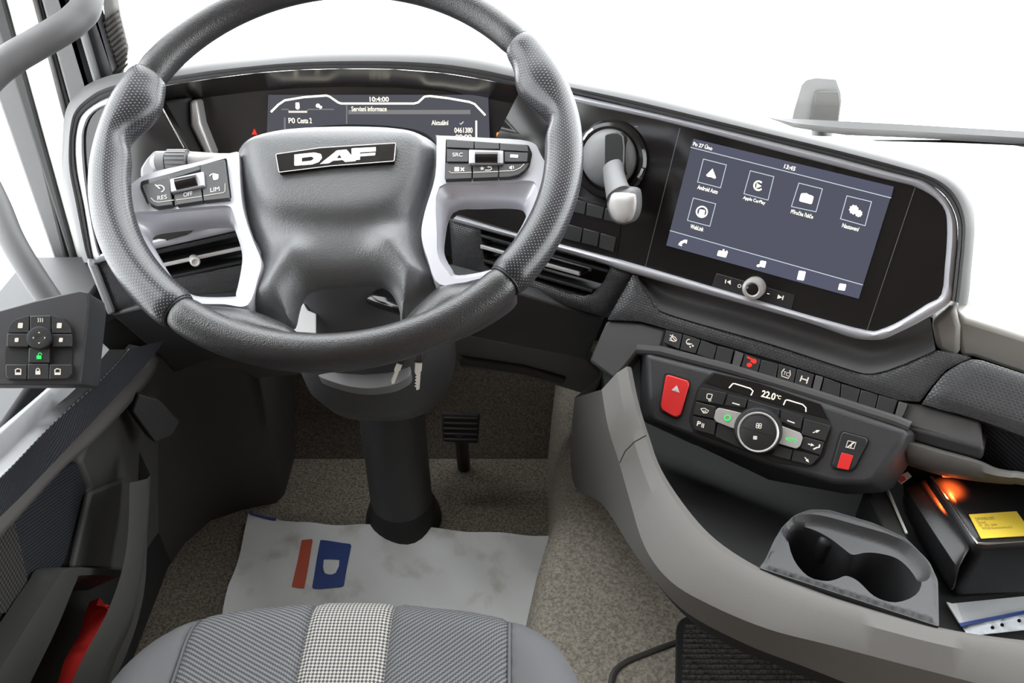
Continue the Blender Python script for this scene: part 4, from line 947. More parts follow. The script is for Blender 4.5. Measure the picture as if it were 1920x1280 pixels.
text('temperature_digits', PC, '22.0', 1441, 740.5, .0055, 27, M['glowwarm'], CP, hpx=13, base2=(35, 9.5), bold=.02)
text('temperature_unit', PC, '°C', 1460, 744, .0055, 9, M['glowwarm'], CP, hpx=7, base2=(35, 9.5), bold=.02)
g = [stroke('mirror_symbol', PCb, rnd([(1326, 738), (1336, 739), (1333, 748), (1325, 747)], 2), h, .0008, lt, b1, closed=True), stroke('m', PCb, circ(1331, 750, 2, n=8), h, .0007, lt, b1, closed=True)]; join(g, 'mirror_symbol')
g = [stroke('defrost_symbol', PCb, [(1314, 766), (1321, 765), (1329, 770), (1325, 774), (1319, 774), (1314, 766)], h, .0008, lt, b2)] + [stroke('d', PCb, [(1319 + i * 2.5, 769), (1319 + i * 2.2, 774)], h, .0006, lt, b2) for i in range(3)]; join(g, 'defrost_symbol')
text('lettering', PCb, 'P', 1310.5, 794, h, 7, lt, b3, hpx=9, base2=(35, 9), bold=.02)
join([stroke('heat_symbol', PCb, [(1317 + i * 3, 793 + i), (1315.5 + i * 3, 801 + i)], h, .0009, lt, b3) for i in range(2)], 'heat_symbol')
stroke('dash_symbol', PCb, [(1373, 755), (1387, 759)], h, .0013, lt, b4); stroke('dash_symbol', PCb, [(1476, 788), (1490, 793)], h, .0013, lt, b5)
stroke('ring_symbol', PCb, circ(1364, 783, 5.5, 5, n=14), .0062, .0014, M['glowgreen'], s1, closed=True)
text('lettering', PCb, 'AUTO', 1483, 824, .0062, 22, M['glowgreen'], s2, hpx=7, base2=(35, 9), bold=.02)
def arr(x, y, dx, dy, par):
    L = math.hypot(dx, dy); ux, uy = dx / L, dy / L; nx, ny = -uy, ux
    flat('arrow_symbol', PCb, [(x - nx * .9, y - ny * .9), (x + dx * .45 - nx * .9, y + dy * .45 - ny * .9), (x + dx * .45 - nx * 3, y + dy * .45 - ny * 3), (x + dx, y + dy), (x + dx * .45 + nx * 3, y + dy * .45 + ny * 3), (x + dx * .45 + nx * .9, y + dy * .45 + ny * .9), (x + nx * .9, y + ny * .9)], h, lt, par)
arr(1524, 811, 14, -5, b6); arr(1515, 832, 12, 3, b7); arr(1509, 857, 8, 10, b8)
g = [stroke('person_symbol', PCb, [(1525, 842), (1531, 839), (1536, 838), (1537, 833)], h, .0016, lt, b7)]
kc = np.array(PC.uv(1421, 806, .012))
kn = lathe('knob', PC, kc, [(.0265, .003), (.0265, .010), (.0245, .0165), (.0225, .0175)], M['black'], CP, seg=40)
kr = PC.uv(1421, 810, .018)
lathe('knob_ring', PC, kr, [(.0224, .016), (.0224, .0185), (.0215, .0195), (.0203, .0190), (.0200, .0175)], M['alu'], kn, seg=40)
kt = lathe('knob_top', PC, kr, [(.0200, .0150), (.0198, .0178), (.019, .0182)], M['button'], kn, seg=40)
hh = .0184
stroke('knob_split', PC, [(1391, 800), (1452, 819)], hh - .0002, .0008, M['dark'], kn)
g = [stroke('fan_symbol', PC, circ(1423 + dx, 797.5 + dy, 2.4, n=8), hh, .0008, lt, kn, closed=True) for dx, dy in ((-2.6, -2), (2.6, -1.4), (-3, 2.4), (2, 3))]; join(g, 'fan_symbol')
g = [stroke('small_fan_symbol', PC, circ(1416 + dx, 820 + dy, 1.5, n=8), hh, .0008, lt, kn, closed=True) for dx, dy in ((-1.7, -1.3), (1.7, -1), (-1.9, 1.6), (1.5, 2))]; join(g, 'small_fan_symbol')
hz0 = pslab('hazard_well', PC, [(1245, 700), (1252, 698), (1293, 711), (1296, 719), (1279, 780), (1271, 786), (1262, 784), (1238, 772), (1235, 762)], .003, .0046, M['dark'], CP, r=3, bevel=.0003)
hz = pslab('hazard_button', PC, [(1248, 704), (1253, 702), (1289, 713), (1292, 720), (1276, 776), (1269, 782), (1262, 781), (1241, 769), (1238, 760)], .004, .0085, M['red'], CP, r=4, bevel=.0015)
hz['label'] = 'red hazard warning button'
g = [flat('triangle_symbol', PC, [(1269, 722), (1274, 736), (1259, 731)], .0087, M['white'], hz), flat('t', PC, [(1269, 726), (1271, 732.5), (1263.5, 730)], .0091, M['red'], hz)]; join(g, 'triangle_symbol')
pslab('switch_well', PC, [(1580, 806), (1628, 819), (1631, 828), (1605, 879), (1596, 886), (1561, 880), (1556, 871), (1574, 811)], .003, .0046, M['dark'], CP, r=4, bevel=.0003)
ts = pslab('guarded_switch', PC, [(1582, 809), (1625, 821), (1627, 828), (1603, 875), (1595, 882), (1563, 877), (1560, 870), (1577, 813)], .004, .0075, M['button'], CP, r=4, bevel=.0012)
ts['label'] = 'switch with a red lower half'
pslab('red_half', PC, [(1578, 848), (1600, 854), (1591, 881), (1569, 877)], .0074, .0084, M['red'], ts, bevel=.0004)
g = [stroke('door_symbol', PC, [(1590, 826), (1605, 829), (1601, 841), (1586, 838)], .0077, .0009, M['glowdim'], ts, closed=True), stroke('d', PC, [(1589, 838), (1602, 829)], .0077, .0012, M['glowdim'], ts), stroke('d', PC, [(1598, 829), (1595, 839)], .0077, .0009, M['glowdim'], ts)]; join(g, 'door_symbol')

# ------------------------------------------------------------------ centre console: swept rim and dark tray
CO = empty('centre_console', (.45, .5, .16), 'warm grey console rim sweeping round a dark storage tray', 'console')
ST = [((1183, 688), (1128, 730), (1078, 745), .535), ((1196, 750), (1140, 800), (1070, 830), .52), ((1215, 812), (1160, 864), (1077, 909), .50), ((1240, 880), (1179, 931), (1128, 944), .485), ((1288, 953), (1209, 1025), (1183, 1027), .475), ((1343, 1012), (1257, 1089), (1231, 1092), .468),
      ((1420, 1062), (1332, 1134), (1290, 1150), .463), ((1500, 1095), (1440, 1179), (1400, 1208), .46), ((1590, 1128), (1564, 1211), (1515, 1252), .46), ((1762, 1176), (1728, 1254), (1690, 1320), .46), ((1920, 1200), (1880, 1292), (1850, 1370), .46), ((2100, 1215), (2060, 1330), (2030, 1420), .46), ((2500, 1240), (2480, 1380), (2460, 1480), .46)]
def onz(p, z): return Zp(z).px(*p)
def crv(pts): return cr(pts, 5)
zz = np.array([s[3] for s in ST])
R0 = [onz(s[0], s[3]) for s in ST]; Cc = [onz(s[1], s[3] - .012) for s in ST]; ZLo = [.40, .27, .158, .30, .40] + [s[3] - .05 for s in ST[5:]]; Lo = [onz(s[2], z) for s, z in zip(ST, ZLo)]
mid = [(a * .5 + b * .5) + np.array([0, 0, .008]) for a, b in zip(R0, Cc)]
q1 = [a * .85 + b * .15 + np.array([0, 0, .006]) for a, b in zip(R0, Cc)]
in1 = [a + np.array([.003, .004, -.010]) for a in R0]; in2 = [np.array([a[0] + .008, a[1] + .010, .37]) for a in R0]
un = [np.array([l[0] + (.09 if i > 2 else .04), l[1] + (.14 if i > 2 else .05), min(.26, z) if i > 2 else z - .004]) for i, (l, z) in enumerate(zip(Lo, ZLo))]; un2 = [np.array([u[0] + .02, u[1] + .05, .0]) for u in un]
c2 = [a * .96 + b * .04 for a, b in zip(Cc, Lo)]
rows = [crv(r) for r in (in1, R0, q1, mid, Cc, c2, Lo, un, un2)]
loft('console_rim', rows, M['beiged'], CO, sharp=25)
a_, b_ = crv(R0), None
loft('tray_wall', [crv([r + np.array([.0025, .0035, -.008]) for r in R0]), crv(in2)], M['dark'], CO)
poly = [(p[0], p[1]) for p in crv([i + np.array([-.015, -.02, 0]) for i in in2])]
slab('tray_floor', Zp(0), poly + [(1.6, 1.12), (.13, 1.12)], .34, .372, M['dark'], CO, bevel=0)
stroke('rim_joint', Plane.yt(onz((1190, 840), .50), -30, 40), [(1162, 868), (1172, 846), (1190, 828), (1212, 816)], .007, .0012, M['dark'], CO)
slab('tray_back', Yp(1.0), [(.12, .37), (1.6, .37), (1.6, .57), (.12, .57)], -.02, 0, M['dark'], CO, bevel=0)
pslab('tray_partition', Zp(.43), [(1622, 912), (1652, 898), (1700, 1000), (1722, 1052), (1690, 1060)], -.05, 0, M['dark'], CO, bevel=.003)
tube('partition_edge', [Zp(.432).px(*q) for q in ((1656, 900), (1668, 925), (1686, 968), (1700, 1000))], .0016, M['metal'], CO, seg=6)
# ------------------------------------------------------------------ cup holder
CH = empty('cup_holder', Zp(.38).px(1600, 1060), 'charcoal twin cup holder standing in the tray behind the console rim', 'cup holder')
ZC = Zp(.467)
cup = [(1424, 1062), (1436, 1046), (1452, 1010), (1468, 984), (1490, 963), (1520, 952), (1556, 953), (1640, 978), (1700, 1006), (1744, 1050), (1760, 1086), (1762, 1172)]
hol = [(1476, 1003), (1481, 985), (1500, 975), (1531, 983), (1560, 998), (1584, 1016), (1603, 1029), (1625, 1025), (1650, 1026), (1685, 1035), (1712, 1058), (1728, 1088), (1717, 1115), (1679, 1129), (1640, 1118), (1610, 1090), (1587, 1079), (1570, 1085), (1548, 1089), (1515, 1080), (1488, 1048)]
cuv = ZC.uvs(rnd(cup, [2, 8, 8, 8, 8, 8, 8, 8, 12, 12, 6, 2])); hu = np.array(ZC.uvs(cr(hol, 3, True)))
tray_in = np.array(ZC.uvs(cr([(1468, 1003), (1474, 978), (1500, 966), (1535, 965), (1600, 982), (1689, 1010), (1735, 1050), (1743, 1083), (1712, 1092), (1650, 1080), (1600, 1056), (1540, 1050), (1490, 1024)], 3, True)))
cuv = np.array(cuv); cc_ = cuv.mean(0); cin = cc_ + (cuv - cc_) * .975; tc_ = tray_in.mean(0); tray2 = np.array([p - (lambda n_: n_ / np.linalg.norm(n_))(np.array([-(tray_in[(i + 1) % len(tray_in)] - tray_in[i - 1])[1], (tray_in[(i + 1) % len(tray_in)] - tray_in[i - 1])[0]])) * -.0072 * (1 if 1 else 0) for i, p in enumerate(tray_in)])
if not inside(tray2[:1], tray_in)[0]: tray2 = 2 * tray_in - tray2
def cuph(V, Dd):
    i = inside(V, tray_in); d = segdist(V, tray_in); dh = segdist(V, hu); do = segdist(V, np.array(cuv))
    dd = np.where(i, d, -d); ic = inside(V, cin); e = np.where(ic, 1, 0)
    return -.009 * np.clip(dd / .007, 0, 1) - .002 * (1 - e)
field('holder_body', ZC, cuv, [hu], cuph, .0035, M['cup'], CH, skirt=-.1, bstep=.003, sharp=50, extra=[tray_in, cin + (cuv - cin) * .02])
cen = [np.array(ZC.uv(1531, 1034)), np.array(ZC.uv(1664, 1080))]
def wall(k, z):
    out = []
    for q in hu:
        c = cen[0] if np.linalg.norm(q - cen[0]) < np.linalg.norm(q - cen[1]) else cen[1]
        p = c + (q - c) * k; out.append(ZC.at(p[0], p[1], z))
    return out
loft('cup_wells', [wall(1, -.014), wall(.97, -.03), wall(.9, -.085), wall(.1, -.088)], M['cup'], CH, closed=True, sharp=60)
box('grip_spring', tuple(ZC.px(1556, 1018, -.02) + np.array([-.012, -.006, -.03])), tuple(ZC.px(1556, 1018, -.02) + np.array([.008, .01, .008])), M['black'], CH, bevel=.006)
# ------------------------------------------------------------------ black case, yellow slip, plastic sleeve
BC = empty('document_case', Zp(.372).px(1820, 1040), 'black leatherette case lying in the tray under the passenger shelf', 'case')
zt, zb = .455, .373
T_ = [Zp(zt).px(*q) for q in ((1831, 1020), (1738, 884), (2010, 900), (2080, 1010))]
B_ = [np.array([Zp(zb).px(1783, 1126)[0], Zp(zb).px(1783, 1126)[1], zb]), Zp(zb).px(1702, 990), np.array([T_[2][0], T_[2][1], zb]), np.array([T_[3][0], T_[3][1] - .01, zb])]
me = mesh('case_body', T_ + B_, [[0, 1, 2, 3], [7, 6, 5, 4], [0, 4, 5, 1], [1, 5, 6, 2], [2, 6, 7, 3], [3, 7, 4, 0]]); fixn(me)
link('case_body', me, M['vinyl'], BC, bevel=.010, seg=4)
# padded side flap
U1 = [Zp(zt - .008).px(*q) for q in ((1826, 1022), (1790, 960), (1745, 892))]; U3 = [Zp(.40).px(*q) for q in ((1784, 1120), (1728, 1030), (1690, 960))]; U2 = [Zp(.445).px(*q) for q in ((1790, 1060), (1735, 980), (1686, 905))]
loft('side_flap', [cr(U1, 4), cr(U2, 4), cr(U3, 4)], M['vinyl'], BC, solid=.006, sub=1)
zp = Zp(zt + .0005)
tube('wire_edge', [zp.px(*q) for q in ((1745, 893), (1790, 955), (1822, 1004), (1833, 1018), (1850, 1019), (2040, 1004))], .0013, M['chrome'], BC, seg=6)
YN = empty('note_slip', Zp(zt).px(1880, 985), 'yellow paper slip with printed lines lying on the black case', 'note')
ns = pslab('paper', zp, [(1817, 964), (1906, 958), (1938, 1003), (1840, 1009)], .0012, .002, M['yellow'], YN, bevel=0)
for s, x, y, w, hp in (('DMW831097', 1847, 972, 36, 5), ('David', 1840, 979, 15, 4), ('RF  XD  530+', 1853, 984, 34, 4), ('XF530 Euronorma 6.3', 1869, 989, 56, 4)):
    text('lettering', zp, s, x, y, .0022, w, M['ink'], ns, hpx=hp, base2=(60, -3))
SV = empty('punched_sleeve', Zp(.376).px(1860, 1160), 'clear punched plastic sleeve with papers beside the cup holder', 'sleeve')
zq = Zp(.376)
pslab('paper_sheet', zq, [(1775, 1128), (1785, 1131), (1914, 1118), (2000, 1110), (2050, 1140), (1930, 1148), (1802, 1172)], 0, .002, M['white'], SV, bevel=0)
hl = [circ(x, y, 4, 4, n=12) for x, y in ((1861, 1176), (1879, 1171), (1911, 1163))]
pfield('punched_strip', Zp(.381), [(1802, 1172), (1935, 1146), (2010, 1135), (2015, 1160), (1925, 1180), (1816, 1192)], hl, lambda V, Dd: np.zeros(len(V)), .01, M['whiteb'], SV, bstep=.002, solid=.0006)
pslab('film_edge', Zp(.383), [(1798, 1168), (1925, 1143), (2005, 1132), (2007, 1137), (1926, 1149), (1802, 1174)], 0, .0012, M['blue'], SV, bevel=0)
pslab('film', Zp(.385), [(1790, 1120), (1990, 1105), (2020, 1165), (1818, 1196)], 0, .0006, M['sleeve'], SV, bevel=0)
# tag and lamp behind the case
TG = pslab('paper_tag', Plane.yt(Zp(.44).px(1693, 903), -20, 40), [(1680, 896), (1702, 884), (1710, 893), (1690, 908)], 0, .002, M['white'], None, bevel=0)
tag(TG, 'small red and white tag behind the far corner of the black case', 'tag')
pslab('red_patch', Plane.yt(Zp(.44).px(1693, 903), -20, 40), [(1684, 897), (1695, 891), (1699, 899), (1689, 905)], .002, .0026, M['red'], TG, bevel=0)
lp = empty('shelf_lamp', Zp(.53).px(1760, 890), 'orange lamp glowing under the passenger shelf above the black case', 'lamp')
q = PS.px(1782, 892) + np.array([.008, .006, -.003])
box('lens', tuple(q + np.array([-.014, -.004, -.002])), tuple(q + np.array([.014, .004, .002])), M['lampred'], lp, bevel=.0008)
l = bpy.data.lights.new('shelf_lamp_light', 'SPOT'); l.energy = .5; l.spot_size = R_(110); l.spot_blend = .6; l.color = (1, .12, .02); l.shadow_soft_size = .003
lo_ = bpy.data.objects.new('shelf_lamp_light', l); COL.objects.link(lo_); lo_.location = Vector(q + np.array([0, -.005, -.006]))
pslab('shelf_back', PS, [(1690, 860), (1900, 905), (2300, 1020), (2300, 1200), (1900, 1060), (1700, 1000)], -.075, -.065, M['vinyl'], CO, bevel=0)
# ------------------------------------------------------------------ driver's seat
SE = empty('driver_seat', (-.156, .2, 0), 'grey fabric driver seat cushion with a speckled centre strip', 'seat')
ZS = Zp(.43)
so = [(-.392, -.25), (-.392, .36), (-.386, .42), (-.372, .458), (-.345, .490), (-.31, .510), (-.25, .522), (-.156, .528), (-.06, .520), (-.003, .508), (.034, .490), (.058, .463), (.072, .42), (.078, .36), (.078, -.25)]
so = np.array([so[0]] + list(cr(so[1:-1], 4)) + [so[-1]])
seams = [-.309, -.197, -.117, -.0025]
def seath(V, Dd):
    d = segdist(V, so); r = .05; e = np.clip(1 - d / r, 0, 1)
    z = -r * (1 - np.sqrt(np.maximum(1 - e * e, 0)))
    for s in seams: z = z - .0035 * np.exp(-((V[:, 0] - s) / .004) ** 2)
    bol = np.clip((np.abs(V[:, 0] + .156) - .16) / .05, 0, 1); z = z + .008 * bol * np.clip(d / .05, 0, 1)
    return z
def clipx(poly, x0, x1):
    def cut(p, k, s):
        out = []
        for a, b in zip(p, np.roll(p, -1, 0)):
            ia, ib = s * (a[0] - k) >= 0, s * (b[0] - k) >= 0
            if ia: out.append(a)
            if ia != ib: t = (k - a[0]) / (b[0] - a[0]); out.append(a + (b - a) * t)
        return np.array(out)
    return cut(cut(poly, x0, 1), x1, -1)
xs = [-.41] + seams + [.09]
for i, (nm, mt) in enumerate((('seat_bolster', 'bolster'), ('seat_insert', 'seat1'), ('centre_strip', 'seatdot'), ('seat_insert', 'seat2'), ('seat_bolster', 'bolster'))):
    field(nm, ZS, clipx(so, xs[i], xs[i + 1]), [], seath, .009, M[mt], SE, skirt=-.16, sharp=80)
for s in (seams[0], seams[3]):
    q = [(s, y) for y in np.linspace(-.2, .505, 60)]; hz_ = seath(np.array(q), None)
    tube('seam_piping', [ZS.at(a, b, z + .001) for (a, b), z in zip(q, hz_)], .0016, M['bolster'], SE, seg=6)
box('seat_base', (-.34, -.2, 0), (.03, .36, .28), M['black'], SE, bevel=.02)
# ------------------------------------------------------------------ floor: tunnel, mats, paper
S(tube('crease_shade', cr([Zp(.1505).px(*q) for q in ((1140, 1310), (1145, 1285), (1152, 1260), (1172, 1242), (1210, 1226), (1272, 1203), (1300, 1195))], 5), .0042, M['greyd'], None, seg=8))  # dark tube standing in for the shade of a carpet crease
tz = .15
tl = [Zp(tz).px(*q)[:2] for q in ((1088, 880), (1060, 1010), (1040, 1110), (1034, 1160), (1020, 1290))]
tl = [(.115, 1.30)] + [tuple(q) for q in tl] + [(.05, .2), (.05, -1.4)]
e = cr(tl, 4)
rows = [[(x - .035 + dx, y, z) for x, y in e] for dx, z in ((-.012, 0), (-.005, .06), (.004, .115), (.02, .142), (.045, .15), (1.75, .15))]
rows[-1] = [(1.76, y, .15) for x, y in e]
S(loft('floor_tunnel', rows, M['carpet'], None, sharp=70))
RM = empty('ribbed_mat', Zp(.152).px(1420, 1230), 'dark ribbed mat lying on the tunnel carpet below the console', 'mat')
zr = Zp(.153)
ro = [(1268, 1175), (1276, 1160), (1292, 1153), (1320, 1160), (1420, 1196), (1700, 1310), (1750, 1400), (1266, 1400)]
pslab('mat_base', zr, rnd(ro, 6), 0, .008, M['rubber'], RM, bevel=.003)
a, b, c, d = [np.array(q, float) for q in ((1281, 1172), (1300, 1163), (1740, 1395), (1276, 1395))]
ribs = []
pr = np.array(zr.uvs([(1282, 1176), (1296, 1163), (1322, 1170), (1420, 1206), (1690, 1316), (1740, 1392), (1276, 1392)], .008))
ylo, yhi = pr[:, 1].min(), pr[:, 1].max(); yy = ylo + .004; k = 0
while yy < yhi:
    xs_ = []
    for p0, p1 in zip(pr, np.roll(pr, -1, 0)):
        if (p0[1] > yy) != (p1[1] > yy): xs_.append(p0[0] + (p1[0] - p0[0]) * (yy - p0[1]) / (p1[1] - p0[1]))
    if len(xs_) >= 2 and max(xs_) - min(xs_) > .01:
        tube('rib', [zr.at(x, yy, .008) for x in (min(xs_), max(xs_))], .0028, M['matrib'], RM, seg=6)
    yy += .0072
# paper floor protector
PM = empty('paper_mat', Zp(0).px(740, 1060), 'white paper floor protector with red and blue print on the floor before the seat', 'paper mat')
zf = Zp(.004)
po = [(470, 973), (522, 981), (524, 983), (560, 990), (620, 993), (690, 995), (745, 999), (780, 997), (860, 1002), (930, 1011), (1037, 1018), (1034, 1080), (1031, 1200), (700, 1230), (416, 1200), (432, 1106), (452, 1040)]
def paph(V, Dd): return .010 + .006 * np.sin(V[:, 0] * 19 + 1) * np.sin(V[:, 1] * 23) + .003 * np.sin(V[:, 0] * 61 + V[:, 1] * 44) + .004 * np.exp(-Dd / .02)
M['paper'] = None
m, nt, b_ = nodes('soiled_paper'); setp(b_, (.72, .72, .70), .75, spec=.2); nn = N(nt, 'ShaderNodeTexNoise'); nn.inputs['Scale'].default_value = 14; nn.inputs['Detail'].default_value = 6; nt.links.new(coord(nt), nn.inputs[0])
nt.links.new(ramp(nt, nn.outputs[0], [(.30, (.50, .48, .44)), (.46, (.74, .74, .73)), (1, (.80, .81, .81))]), b_.inputs['Base Color']); M['paper'] = m
pfield('paper_sheet', zf, po, [], paph, .014, M['paper'], PM, bstep=.01)
def onpaper(name, pix, mat, holes=(), up=.0012):
    return pfield(name, zf, pix, list(holes), lambda V, Dd: .010 + .006 * np.sin(V[:, 0] * 19 + 1) * np.sin(V[:, 1] * 23) + .003 * np.sin(V[:, 0] * 61 + V[:, 1] * 44) + up + .004 * np.exp(-segdist(V, np.array(zf.uvs(po))) / .02), .008, M[mat], PM, bstep=.006)
onpaper('red_stripe', [(568, 1023), (590, 1024), (572, 1110), (549, 1110)], 'orange')
onpaper('blue_print', [(604, 1026), (661, 1029), (646, 1110), (586, 1110)], 'blue', [[(610, 1062), (639, 1062), (638, 1075), (632, 1086), (623, 1089), (612, 1086), (608, 1077)]])
onpaper('blue_corner', [(470, 973), (522, 981), (520, 985), (471, 977)], 'blue')
# accelerator pedal
AP = empty('accelerator_pedal', P(862, 800, 1.42), 'dark ribbed accelerator pedal right of the steering column', 'pedal')
pp_ = Plane.yt(P(862, 800, 1.44), 0, 35)
pslab('pedal_pad', pp_, [(828, 772), (900, 776), (896, 832), (830, 828)], -.012, 0, M['rubber'], AP, r=5, bevel=.003)
for i in range(5):
    y = 783 + i * 10; tube('pedal_rib', [pp_.px(832, y, .001), pp_.px(895, y + 1.5, .001)], .0018, M['charcoal'], AP, seg=6)
a0 = pp_.px(862, 830, -.006)
tube('pedal_arm', [a0 + np.array([0, .01, .02]), a0 + np.array([.0, .04, -.03]), np.array([a0[0], a0[1] + .06, 0.0])], .012, M['black'], AP, seg=10)
box('floor_plinth', (-.055, 1.14, -.001), (.07, 1.24, .02), M['black'], AP)
# ------------------------------------------------------------------ left door
DO = S(empty('door_1', (-.6, .4, .4)))
X1, X2, X3 = Xp(-.475), Xp(-.505), Xp(-.535)
box('door_shell', (-.69, -1.2, .0), (-.56, 1.03, .50), M['black'], DO, bevel=.005)
box('window_sill', (-.72, -.35, .40), (-.585, 1.05, .455), M['greyd'], DO, bevel=.012)
box('rear_sill', (-.72, -.35, .44), (-.60, .44, .80), M['greyd'], DO, bevel=.012)  # unseen raised sill, added to keep the bright window off the glossy fascia
box('header', (-.74, -.35, 1.86), (-.69, 1.12, 2.0), M['pad'], DO)
# armrest: shiny top running down to the left, stitched side, taupe strip, fabric
ZA = Zp(.545)
ar_o = [ZA.px(*q) for q in ((-300, 1040), (-120, 900), (0, 802), (85, 730), (110, 704), (175, 640))]; ar_i = [ZA.px(*q) for q in ((-250, 1070), (-80, 930), (0, 860), (75, 785), (140, 730), (205, 655))]
ar_d = [X1.px(*q) for q in ((-240, 1110), (-60, 950), (15, 880), (100, 792), (190, 710), (240, 655))]
ar_e = [X1.px(*q) for q in ((-220, 1150), (-60, 1010), (0, 957), (75, 882), (268, 680), (300, 636))]
mid1 = [(a + b) / 2 + np.array([0, 0, .008]) for a, b in zip(ar_o, ar_i)]
und = [p + np.array([-.03, 0, -.06]) for p in ar_o]
loft('armrest', [cr(r, 5) for r in (und, ar_o, mid1, ar_i, [(i * .4 + d * .6) for i, d in zip(ar_i, ar_d)], ar_d)], M['doordark'], DO, sharp=70)
loft('armrest_side', [cr(r, 5) for r in (ar_d, [p + np.array([.004, 0, -.002]) for p in ar_e], [p + np.array([-.04, 0, -.02]) for p in ar_e])], M['doorfab'], DO, sharp=50)
sp_ = cr(ar_d, 12); prt = []
for i in range(0, len(sp_) - 1, 1):
    a, b = sp_[i], sp_[i] * .35 + sp_[i + 1] * .65; prt.append(tube('st', [a + np.array([.002, 0, .001]), b + np.array([.002, 0, .001])], .0007, M['stitch'], DO, seg=5))
o = join(prt, 'stitching'); o['kind'] = 'stuff'
t1 = [X2.px(*q) for q in ((-220, 1145), (-60, 1008), (0, 955), (75, 880), (175, 785), (262, 685), (285, 655))]; t2 = [X2.px(*q) for q in ((-200, 1200), (-60, 1064), (0, 1008), (117, 880), (190, 815), (276, 720), (305, 670))]
loft('taupe_strip', [cr(r, 4) for r in ([p + np.array([-.03, 0, .01]) for p in t1], t1, [(a + b) / 2 + np.array([.006, 0, 0]) for a, b in zip(t1, t2)], t2, [p + np.array([-.03, 0, -.01]) for p in t2])], M['beiged'], DO, sharp=60)
pslab('fabric_panel', X3, [(-300, 1350), (-160, 1150), (0, 1006), (112, 884), (150, 862), (170, 920), (156, 967), (122, 1055), (60, 1150), (0, 1262), (-60, 1500)], -.02, 0, M['doorfab'], DO, bevel=.004)
pslab('speckled_panel', X3, [(-60, 1050), (0, 985), (28, 980), (40, 1030), (58, 1120), (60, 1145), (0, 1150), (-100, 1150)], 0, .003, M['doorstripe'], DO, bevel=.0006)
pslab('hard_panel', Xp(-.53), [(150, 866), (168, 818), (228, 764), (300, 735), (300, 1000), (244, 1080), (228, 1072), (130, 1066), (170, 915)], -.03, 0, M['greyd'], DO, bevel=.006)
pslab('inner_cover', Xp(-.522), [(172, 922), (238, 896), (243, 900), (230, 1069), (138, 1064)], -.01, 0, M['greyd'], DO, bevel=.004)
# door pocket
lipo = [Xp(-.50).px(*q) for q in ((-60, 1350), (0, 1255), (62, 1155), (103, 1092), (131, 1064), (228, 1069))]; lipi = [Xp(-.50).px(*q) for q in ((20, 1350), (75, 1243), (112, 1165), (142, 1092), (156, 1078), (224, 1080))]
loft('pocket_lip', [cr(r, 4) for r in ([p + np.array([-.03, 0, 0]) for p in lipo], lipo, lipi, [p + np.array([-.05, .0, -.03]) for p in lipi])], M['greyd'], DO, sharp=50)
pslab('pocket_back', Xp(-.575), [(20, 1500), (60, 1100), (130, 1040), (250, 1060), (250, 1500)], -.02, 0, M['dark'], DO, bevel=0)
pz = [Xp(-.455).px(*q) for q in ((243, 905), (240, 1000), (228, 1072), (200, 1150), (160, 1225), (120, 1310))]; pz2 = [Xp(-.455).px(*q) for q in ((282, 890), (276, 1000), (262, 1090), (250, 1160), (215, 1240), (190, 1320))]
loft('pocket_front', [cr(r, 4) for r in ([p + np.array([0, 0, -.08]) for p in pz], pz, [(a + b) / 2 + np.array([.008, 0, 0]) for a, b in zip(pz, pz2)], pz2, [p + np.array([-.04, .06, -.02]) for p in pz2])], M['greyd'], DO, sharp=60)
# switch pod on the armrest
PD = Plane.yt(P(75, 645, .80), 18, 42)
WP = empty('window_switch_panel', PD.o, 'dark door switch pod with window, lock and mirror buttons', 'switch panel')
pslab('pod_body', PD, [(-140, 640), (0, 581), (70, 562), (150, 544), (164, 548), (168, 570), (152, 718), (146, 722), (-140, 722)], -.07, 0, M['charcoal'], WP, bevel=.006, seg=3, taper=.0)
pslab('keypad_bed', PD, [(12, 640), (18, 612), (30, 598), (57, 591), (95, 590), (120, 597), (132, 611), (136, 632), (135, 700), (127, 711), (15, 712), (8, 704), (9, 660)], -.001, .001, M['dark'], WP, bevel=.0003)
KB = PD.off(.001)
def wk(pix, lab=None, h=.004, r=2, mat='button'):
    o = pslab('button', KB, pix, -.001, h, M[mat], WP, r=r, bevel=.0008)
    if lab: o['label'] = lab
    return o
w1 = wk([(14, 623), (20, 607), (31, 598), (54, 592), (54, 623)], 'left mirror button', r=[1, 3, 3, 1, 1]); w2 = wk([(56, 592), (95, 591), (95, 624), (56, 624)], 'mirror heating button'); w3 = wk([(97, 591), (118, 597), (131, 611), (134, 624), (97, 624)], 'right mirror button', r=[1, 3, 3, 1, 1])
w4 = wk([(13, 625), (54, 625), (54, 650), (12, 650)], 'left mirror folding button'); w5 = wk([(97, 626), (135, 626), (135, 650), (97, 650)], 'right mirror folding button'); w6 = wk([(54, 652), (92, 652), (92, 680), (53, 680)], 'unlock button with a green padlock')
w7 = wk([(10, 683), (50, 683), (49, 711), (16, 711), (10, 704)], 'window lift button'); w8 = wk([(52, 682), (91, 682), (91, 711), (51, 711)], 'lock button'); w9 = wk([(93, 683), (134, 683), (134, 701), (127, 710), (92, 711)], 'second window lift button')
wk([(12, 655), (51, 655), (50, 680), (10, 680)], h=-.0005); wk([(94, 655), (134, 655), (134, 680), (93, 680)], h=-.0005)
mk = lathe('mirror_knob', KB, KB.uv(73, 633, .007), [(.0108, 0), (.0108, .006), (.010, .0075), (.0085, .0078), (.002, .007)], M['button'], WP, seg=32)
